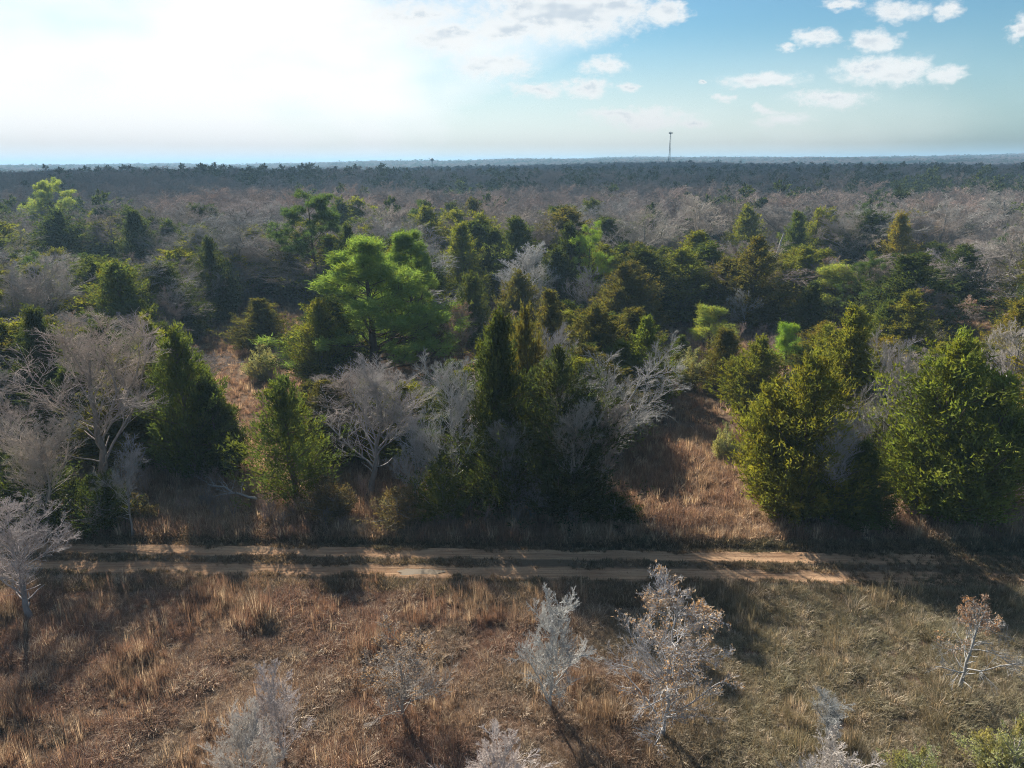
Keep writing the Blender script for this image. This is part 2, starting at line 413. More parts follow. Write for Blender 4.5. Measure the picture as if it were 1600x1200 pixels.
def cedar_proto(seed, H=10.0, W=2.6, shape='cone', nb=170, ncl=5, per=30, lead=1, low=0.05, leaf=(0.24, 0.075), rise=0.5, mat=None, ragged=1.0):
    """evergreen: boughs leave the stem outwards and upwards and carry plumes of small sprays"""
    rng = np.random.default_rng(seed)
    mat = mat or M_LEAF
    leads = [(0.0, 0.0, 1.0)]
    for j in range(lead - 1):
        a = rng.uniform(0, 2 * np.pi); d = W * rng.uniform(0.35, 0.6)
        leads.append((d * math.cos(a), d * math.sin(a), rng.uniform(0.5, 0.82)))
    if shape == 'cone': prof = lambda s_: np.where(s_ < 0.14, 0.6 + 0.4 * s_ / 0.14, np.clip(1 - (s_ - 0.14) / 0.86, 0.05, 1) ** 0.62)
    elif shape == 'round': prof = lambda s_: np.sqrt(np.clip(1 - (2 * s_ - 0.95) ** 2 / 1.1, 0.02, 1))
    else: prof = lambda s_: np.where(s_ < 0.3, 0.7 + 0.3 * s_ / 0.3, np.sqrt(np.clip(1 - ((s_ - 0.3) / 0.7) ** 2, 0.01, 1)) * (1 - 0.25 * (s_ - 0.3)))
    C, D, SZ, RN, parts = [], [], [], [], []
    for (lx, ly, hs) in leads:
        Hh = H * hs; Ww = W * (1.0 if lead == 1 else 0.80 if hs == 1 else 0.7)
        n = int(nb * (1.0 if hs == 1 else 0.8) / (1 + 0.35 * (lead - 1)))
        u = np.sort((np.arange(n) + rng.random(n)) / n) ** 1.08
        az = (np.arange(n) * 2.39996 + rng.normal(size=n) * 0.5)
        lob = np.sin(3 * az % 6.283 + u * 9 + seed) * 0.5 + np.sin(2 * az + u * 17 + seed * 2) * 0.5
        ln = Ww * np.maximum(prof(u), 0.17) * np.clip(1 + 0.13 * lob + 0.17 * ragged * rng.normal(size=n), 0.5, 1.45)
        el = np.radians(np.clip((26 + 34 * u) * rise / 0.5 + rng.normal(size=n) * 14, 5, 75))
        d0 = np.stack([np.cos(az) * np.cos(el), np.sin(az) * np.cos(el), np.sin(el)], 1)
        zb = low * H + u * Hh * (1 - low) * 0.97 - ln * np.tan(el) * 0.55
        b0 = np.stack([lx * np.clip(zb / (0.35 * H), 0.2, 1), ly * np.clip(zb / (0.35 * H), 0.2, 1), np.maximum(zb, 0.15)], 1)
        # boughs sag in the middle and turn up at the end
        tt = np.linspace(0, 1, 5)
        Pb = b0[:, None, :] + d0[:, None, :] * (tt[None, :, None] * ln[:, None, None])
        Pb[:, :, 2] += (tt ** 2 * 0.22 - tt * 0.16)[None, :] * ln[:, None]
        parts.append(tubes(Pb, np.linspace(0.034, 0.010, 5)[None, :] * (0.5 + 0.5 * ln / Ww)[:, None], 4))
        t = 0.28 + 0.74 * ((np.arange(ncl)[None, :] + rng.random((n, ncl))) / ncl)
        t = np.where(rng.random((n, ncl)) < 0.12, t * 0.6, t)
        side = np.stack([-np.sin(az), np.cos(az), np.zeros(n)], 1)
        wid = (0.30 * ln[:, None] * (1.05 - 0.75 * t) + 0.06) * rng.normal(size=(n, ncl))
        c = b0[:, None, :] + d0[:, None, :] * (t * ln[:, None])[..., None] + side[:, None, :] * wid[..., None]
        c[..., 2] += (t ** 2 * 0.22 - t * 0.16) * ln[:, None] + rng.normal(size=t.shape) * 0.09 * Ww
        dd = norm(d0[:, None, :] + side[:, None, :] * (wid / (0.25 * ln[:, None] + 0.1))[..., None] * 0.5 + np.array([0, 0, 0.8]))
        C.append(c.reshape(-1, 3)); D.append(dd.reshape(-1, 3))
        SZ.append((rng.uniform(0.6, 1.25, (n, ncl)) * (0.10 + 0.085 * ln[:, None] + 0.012 * H)).reshape(-1))
        RN.append(np.repeat(rng.random(n), ncl) * 0.45 + rng.random(n * ncl) * 0.35)
        z = np.linspace(0, 0.95 * Hh, 8); T = np.zeros((1, 8, 3)); T[0, :, 2] = z
        T[0, :, 0] = lx * np.clip(z / (0.35 * H), 0, 1); T[0, :, 1] = ly * np.clip(z / (0.35 * H), 0, 1)
        T[0, 1:-1, :2] += rng.normal(size=(6, 2)) * 0.008 * H
        parts.append(tubes(T, (0.016 * H) * np.linspace(1.2, 0.12, 8)[None, :], 7))
        # leader plume
        k = 3
        C.append(np.stack([np.full(k, T[0, -1, 0]), np.full(k, T[0, -1, 1]), 0.92 * Hh + np.linspace(0, 0.05, k) * Hh], 1)); D.append(np.tile([0, 0, 1.0], (k, 1)))
        SZ.append(np.linspace(0.3, 0.2, k) + 0.008 * H); RN.append(rng.random(k) * 0.8)
    C = np.concatenate(C); D = norm(np.concatenate(D)); SZ = np.concatenate(SZ); RN = np.concatenate(RN); m = len(C)
    C[:, 2] = np.maximum(C[:, 2], 0.12)
    Cc = np.repeat(C, per, 0); Dc = np.repeat(D, per, 0); S = np.repeat(SZ, per)[:, None]
    along = rng.random((m * per, 1))
    g_ = rng.normal(size=(m * per, 3)) * (0.60 - 0.45 * along)
    pos = Cc + S * (g_ + Dc * (along * 2.4 - 0.8))
    V, F = leaves(rng, pos, Dc + np.array([0, 0, 0.15]), leaf[0], leaf[1], 0.0, 0.5)
    return {'trunk': mk_mesh('trunk', *join(parts), M_BARK, True), 'crown': mk_mesh('crown', V, F, mat, False, np.repeat(RN, per) + rng.random(m * per) * 0.2), 'size': size_of(V)}


def pine_proto(seed, H=15.0, L=0.30, nb=44, nsub=6, tufts=3, per=26, first=0.34, ang=66, up=0.22, needle=(0.30, 0.045), taper=0.62):
    rng = np.random.default_rng(seed)
    N = 12
    z = np.linspace(0, 0.97 * H, N)
    T = np.zeros((1, N, 3)); T[0, :, 2] = z
    wob = np.cumsum(rng.normal(size=(N, 2)) * 0.05 * H / 15, axis=0); T[0, :, :2] = wob - wob[0]
    TR = (0.0155 * H) * np.linspace(1.15, 0.1, N)[None, :]
    P1, R1, L1 = grow(rng, T, TR, np.array([H]), nb, first, L, ang, up, 6, 0.12, 0.42, 0.02, tmax=0.99, drop=taper)
    P2, R2, L2 = grow(rng, P1, R1, L1, nsub, 0.35, 0.42, 45, up * 0.9, 4, 0.15, 0.6, 0.013)
    tw = tubes(T, TR, 8); br = join([tubes(P1, R1, 5), tubes(P2, R2, 3)])
    # needle tufts at and near the shoot ends
    ends = [P2[:, 3], P1[:, 5]]; dirs = [P2[:, 3] - P2[:, 2], P1[:, 5] - P1[:, 4]]
    for k in range(tufts - 1):
        w = rng.uniform(0.2, 0.95, (len(P2), 1)); ends.append(P2[:, 2] * (1 - w) + P2[:, 3] * w + rng.normal(size=(len(P2), 3)) * 0.10); dirs.append(P2[:, 3] - P2[:, 2])
    ends.append(T[0, -1:] + np.array([[0, 0, 0.1]])); dirs.append(np.array([[0, 0, 1.0]]))
    C = np.concatenate(ends); D = norm(norm(np.concatenate(dirs)) + np.array([0, 0, 0.35]))
    m = len(C)
    Cc = np.repeat(C, per, 0) + rng.normal(size=(m * per, 3)) * 0.16; Dc = np.repeat(D, per, 0)
    V, F = leaves(rng, Cc, Dc, needle[0], needle[1] * 0.85, 0.02, 0.8)
    r = np.repeat(rng.random(m), per) * 0.6 + rng.random(m * per) * 0.4
    return {'trunk': mk_mesh('trunk', *tw, M_BARK, True), 'branches': mk_mesh('branches', *br, M_BARK, True),
            'crown': mk_mesh('crown', V, F, M_NEEDLE, False, r), 'size': size_of(V)}


PROTO = {
    'bare': [bare_proto(11, limbs=11), bare_proto(12, limbs=10, ang=56, fork=0.24), bare_proto(13, limbs=12, ang=42, up=0.24, fork=0.25), bare_proto(14, limbs=11, ang=60, fork=0.22, up=0.12)],
    'big': [bare_proto(21, H=13, limbs=11, ang=62, fork=0.25, up=0.14, n4=7, trunk_r=0.24, twig=0.014, ratio=0.7), bare_proto(22, H=13, limbs=10, ang=66, fork=0.22, up=0.12, n4=7, trunk_r=0.24, twig=0.014, ratio=0.7),
            bare_proto(23, H=13, limbs=10, ang=56, fork=0.3, up=0.2, n4=7, trunk_r=0.22, twig=0.014, ratio=0.62)],
    'upbare': [bare_proto(15, limbs=15, ang=38, up=0.30, fork=0.2, n3=8, n4=7, twig=0.0078, wig=0.09, ratio=0.56), bare_proto(16, limbs=16, ang=44, up=0.26, fork=0.16, n3=8, n4=7, twig=0.0078, wig=0.10, ratio=0.54), bare_proto(17, limbs=14, ang=34, up=0.34, fork=0.25, n3=8, n4=7, twig=0.0078, wig=0.09, ratio=0.56)],
    'barewhite': [bare_proto(31, H=5.5, limbs=26, ang=42, fork=0.06, up=0.26, trunk_r=0.045, twig=0.0062, n2=8, n3=8, n4=7, ratio=0.5, wig=0.09), bare_proto(32, H=5, limbs=24, ang=50, fork=0.06, up=0.2, trunk_r=0.045, twig=0.0062, n2=8, n3=8, n4=7, ratio=0.5, wig=0.10)],
    'leafoak': [bare_proto(41, H=6.6, limbs=34, ang=66, fork=0.07, up=0.12, trunk_r=0.06, twig=0.0058, n2=8, n3=7, n4=6, ratio=0.42, wig=0.12, leaf=4200), bare_proto(42, H=6, limbs=26, ang=56, fork=0.10, up=0.16, trunk_r=0.055, twig=0.0056, n2=8, n3=7, n4=6, ratio=0.44, wig=0.12, leaf=3000)],
    'crooked': [bare_proto(51, H=4.2, limbs=12, ang=64, fork=0.2, up=0.06, trunk_r=0.075, twig=0.005, n2=7, n3=6, n4=5, lean=(0.14, 0), leaf=1500, leaf_patch=((-0.15, 0.1, 0.85), 0.42), wig=0.2)],
    'leanbare': [bare_proto(61, H=10, limbs=13, ang=40, fork=0.14, up=0.14, lean=(0.34, 0.02), trunk_r=0.12, twig=0.0085, wig=0.11)],
    'cedar': [cedar_proto(71, H=10, W=2.7), cedar_proto(72, H=10, W=2.5, shape='ovoid', rise=0.6), cedar_proto(73, H=10, W=2.8, shape='ovoid', lead=2, ragged=1.2), cedar_proto(74, H=9, W=2.6, shape='ovoid', lead=2, ragged=1.3), cedar_proto(75, H=10, W=2.4, ragged=1.4, rise=0.6), cedar_proto(76, H=10, W=2.6, shape='ovoid', lead=3, rise=0.6)],
    'broad': [cedar_proto(81, H=10, W=3.4, shape='cone', lead=3, nb=250, ncl=6, per=30), cedar_proto(82, H=9.5, W=3.4, shape='ovoid', lead=4, nb=250, ncl=6, per=30, rise=0.6), cedar_proto(83, H=10, W=3.4, shape='cone', lead=4, nb=250, ncl=6, per=30, ragged=1.3)],
    'opencedar': [cedar_proto(92, H=10, W=3.2, shape='ovoid', nb=120, ncl=6, per=30, ragged=1.5, lead=3, low=0.08), cedar_proto(91, H=8.3, W=2.9, shape='cone', nb=64, ncl=6, per=34, ragged=1.5, low=0.12, rise=0.45)],
    'pine': [pine_proto(101, first=0.40, nb=26, nsub=8, tufts=4, L=0.34, per=36, needle=(0.32, 0.06), taper=0.55, ang=72), pine_proto(102, H=13, first=0.22, nb=34, L=0.33, per=30), pine_proto(103, H=7, nb=28, first=0.14, L=0.4, ang=55, up=0.35, tufts=3)],
    'bigpine': [pine_proto(111, H=13.6, nb=50, nsub=7, first=0.06, L=0.36, ang=70, up=0.20, per=34, needle=(0.36, 0.05), tufts=4, taper=0.8), pine_proto(112, H=13.6, nb=46, nsub=7, first=0.08, L=0.34, ang=68, up=0.22, per=34, needle=(0.36, 0.05), tufts=4, taper=0.8)],
    'shrub': [cedar_proto(121, H=3.2, W=1.7, shape='round', nb=44, ncl=5, per=40, leaf=(0.11, 0.055), lead=2), cedar_proto(122, H=3.0, W=1.7, shape='round', nb=44, ncl=5, per=40, leaf=(0.11, 0.055), lead=3, ragged=1.4)],
}
COLS = {'dark': (0.062, 0.082, 0.030), 'dark2': (0.062, 0.076, 0.036), 'mid': (0.095, 0.120, 0.038), 'olive': (0.165, 0.175, 0.038),
        'bright': (0.138, 0.166, 0.040), 'brown': (0.115, 0.110, 0.038), 'gold': (0.20, 0.18, 0.042), 'pale': (0.27, 0.28, 0.20), 'dull': (0.16, 0.14, 0.10),
        'pined': (0.085, 0.125, 0.050), 'pineb': (0.19, 0.255, 0.078), 'piney': (0.29, 0.33, 0.10), 'pineg': (0.22, 0.31, 0.065)}

# ------------------------------------------------------------------ terrain
ROAD_Y = lambda x: 32.7 - 0.036 * x + 0.00035 * np.maximum(x - 14, 0) ** 2
ROAD_HALF = 1.75


def terrain(x, y):
    x = np.asarray(x, float); y = np.asarray(y, float)
    z = 0.10 * np.sin(x * 0.21 + 1.3) * np.sin(y * 0.17) + 0.05 * np.sin(x * 0.63 + y * 0.4)
    near = np.clip(1 - np.abs(y - ROAD_Y(x)) / 6.0, 0, 1)
    z = z * (1 - near)
    d = np.hypot(x, y)
    s = lambda a, b: np.clip((d - a) / (b - a), 0, 1) ** 2 * (3 - 2 * np.clip((d - a) / (b - a), 0, 1))
    z = z + s(160, 520) * (1.5 + 2.6 * np.sin(x / 310 + 0.7) + 2.4 * np.sin(y / 190 + x / 420) + 1.6 * np.sin(x / 120 + y / 260 + 2)) - 9 * s(1000, 1700)
    side = x / np.maximum(d, 1)
    ridge = 26 + 17 * side + 3.4 * np.sin(x / 520 + 1.1) + 2.4 * np.sin(x / 210 + y / 800) + 1.4 * np.sin(x / 83 + 1)
    z = z + s(1800, 3200) * ridge - s(3300, 6000) * 18
    return z


def set_kind(o, kind, label=None):
    o['kind'] = kind
    if label: o['label'] = label


def grid_obj(name, xs, ys, zf, mat):
    X, Y = np.meshgrid(xs, ys)
    V = np.stack([X.ravel(), Y.ravel(), zf(X.ravel(), Y.ravel())], 1)
    nx, ny = len(xs), len(ys)
    i = np.arange(nx * ny).reshape(ny, nx)
    F = np.stack([i[:-1, :-1], i[:-1, 1:], i[1:, 1:], i[1:, :-1]], -1).reshape(-1, 4)
    me = mk_mesh(name, V, F, mat, True)
    o = bpy.data.objects.new(name, me); COL.objects.link(o)
    return o


def ground_z(x, y):
    z = terrain(x, y)
    band = np.clip(1.25 - np.abs(y - ROAD_Y(x)) / (ROAD_HALF), 0, 1)
    return z - 0.22 * np.clip(band * 4, 0, 1)


gx = np.concatenate([-np.geomspace(9400, 75, 46), np.linspace(-70, 70, 141), np.geomspace(75, 9400, 46)])
gy = np.concatenate([-np.geomspace(3000, 12, 12), np.linspace(-10, 8, 10), np.linspace(9, 60, 171), np.linspace(61, 160, 60), np.geomspace(170, 9400, 90)])
g = grid_obj('ground', gx, gy, ground_z, ground_mat())
set_kind(g, 'structure', 'brown earth and leaf litter under the grass and trees')


def road_z(x, y):
    d = y - ROAD_Y(x)
    rut = np.exp(-((np.abs(d) - 0.9) / 0.33) ** 2)
    wob = 0.02 * np.sin(x * 1.3) + 0.015 * np.sin(x * 3.1 + 2 * d)
    edge = np.clip((np.abs(d) - 1.35) / 0.4, 0, 1)
    return 0.02 - 0.085 * rut + wob * 0.6 - 0.16 * edge


us = np.linspace(-1.75, 1.75, 29); xs = np.linspace(-85, 85, 341)
X, U = np.meshgrid(xs, us); Yr = ROAD_Y(X) + U * (1 + 0.07 * np.sin(X * 0.7) + 0.05 * np.sin(X * 1.9 + 1))
V = np.stack([X.ravel(), Yr.ravel(), road_z(X.ravel(), Yr.ravel())], 1)
i = np.arange(X.size).reshape(X.shape)
F = np.stack([i[:-1, :-1], i[:-1, 1:], i[1:, 1:], i[1:, :-1]], -1).reshape(-1, 4)
M_ROAD = road_mat()
road = bpy.data.objects.new('dirt_road', mk_mesh('dirt_road', V, F, M_ROAD, True)); COL.objects.link(road)
set_kind(road, 'structure', 'sandy two-track dirt road crossing the field')

# puddle in the near wheel track
rngp = random.Random(3)
pv = [(-4.8, 31.93, 0.0)]; n = 40
for k in range(n):
    a = 2 * math.pi * k / n
    rr = 1 + 0.13 * math.sin(3 * a + 1) + 0.08 * math.sin(7 * a) + rngp.uniform(-.03, .03)
    pv.append((-4.8 + 1.15 * rr * math.cos(a), 31.93 + 0.36 * rr * math.sin(a), 0.0))
me = bpy.data.meshes.new('puddle'); me.from_pydata(pv, [], [(0, 1 + k, 1 + (k + 1) % n) for k in range(n)])
mw, tw_, ow = new_mat('muddy_water')
b_ = tw_.node('ShaderNodeBsdfPrincipled'); b_.inputs['Base Color'].default_value = rgb((0.22, 0.18, 0.135)); b_.inputs['Roughness'].default_value = 0.14; b_.inputs['IOR'].default_value = 1.33
tw_.l.new(b_.outputs[0], ow.inputs[0])
me.materials.append(mw)
pud = bpy.data.objects.new('puddle', me); COL.objects.link(pud); pud.location.z = -0.025
set_kind(pud, 'structure', 'shallow grey puddle in the near wheel track')

# ------------------------------------------------------------------ individual trees
NAMES = {'bare': 'bare_oak_tree', 'upbare': 'bare_tree', 'big': 'bare_oak_tree', 'barewhite': 'bare_tree', 'leafoak': 'oak_tree', 'crooked': 'dead_tree', 'leanbare': 'bare_tree',
         'cedar': 'cedar_tree', 'broad': 'cedar_tree', 'opencedar': 'cedar_tree', 'pine': 'pine_tree', 'bigpine': 'pine_tree', 'shrub': 'bush'}
prng = random.Random(77)


def part(name, me, parent, color=None):
    o = bpy.data.objects.new(name, me); COL.objects.link(o); o.parent = parent
    if color is not None: o.color = (color[0], color[1], color[2], 1)
    return o


def jit(c, a=0.1):
    k = 1 + prng.uniform(-a, a)
    return tuple(max(0.003, v * k * (1 + prng.uniform(-a * 0.4, a * 0.4))) for v in c)


def plant(kind, x, y, h, w, label, group=None, detail=True, col=None, tone=1.0, variant=None, rot=None):
    pool = PROTO[kind]
    p = pool[prng.randrange(len(pool)) if variant is None else variant % len(pool)]
    root = bpy.data.objects.new(NAMES[kind], None); COL.objects.link(root)
    root.empty_display_size = 0.5
    ph, pw = p['size']
    root.location = (x, y, float(ground_z(x, y)) - 0.05)
    if kind in ('cedar', 'broad', 'opencedar', 'pine', 'bigpine'): w *= 1.06 if kind != 'bigpine' else 1.15
    root.scale = (w / pw, w / pw, h / ph)
    root.rotation_euler = (0, 0, prng.uniform(0, 6.28) if rot is None else rot)
    root['label'] = label
    root['category'] = 'bush' if kind == 'shrub' else 'tree'
    if group: root['group'] = group
    bark = {'bare': (0.385, 0.33, 0.29), 'upbare': (0.39, 0.345, 0.31), 'big': (0.41, 0.35, 0.305), 'barewhite': (0.54, 0.475, 0.425), 'leafoak': (0.50, 0.44, 0.395), 'crooked': (0.42, 0.375, 0.335), 'leanbare': (0.40, 0.345, 0.305)}.get(kind)
    if bark is not None:
        b = jit([v * tone for v in bark], 0.06)
        wm = prng.uniform(-0.10, 0.03); b = (b[0] * (1 + wm), b[1], b[2] * (1 - wm))
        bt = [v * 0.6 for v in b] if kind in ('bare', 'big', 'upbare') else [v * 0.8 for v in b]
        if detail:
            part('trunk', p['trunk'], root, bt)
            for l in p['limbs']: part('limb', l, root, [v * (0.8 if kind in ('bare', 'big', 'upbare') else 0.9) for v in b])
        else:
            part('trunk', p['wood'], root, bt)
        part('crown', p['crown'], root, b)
        if 'leaves' in p: part('leaves', p['leaves'], root, jit([v * tone for v in (0.36, 0.285, 0.22)], 0.06))
    else:
        c = jit(COLS[col or 'mid'], 0.08)
        if kind in ('pine', 'bigpine'):
            part('trunk', p['trunk'], root, (0.09, 0.065, 0.05)); part('branches', p['branches'], root, (0.10, 0.075, 0.058))
        else:
            part('trunk', p['trunk'], root, (0.13, 0.095, 0.075) if kind != 'shrub' else (0.22, 0.2, 0.18))
        part('crown', p['crown'], root, c)
    return root


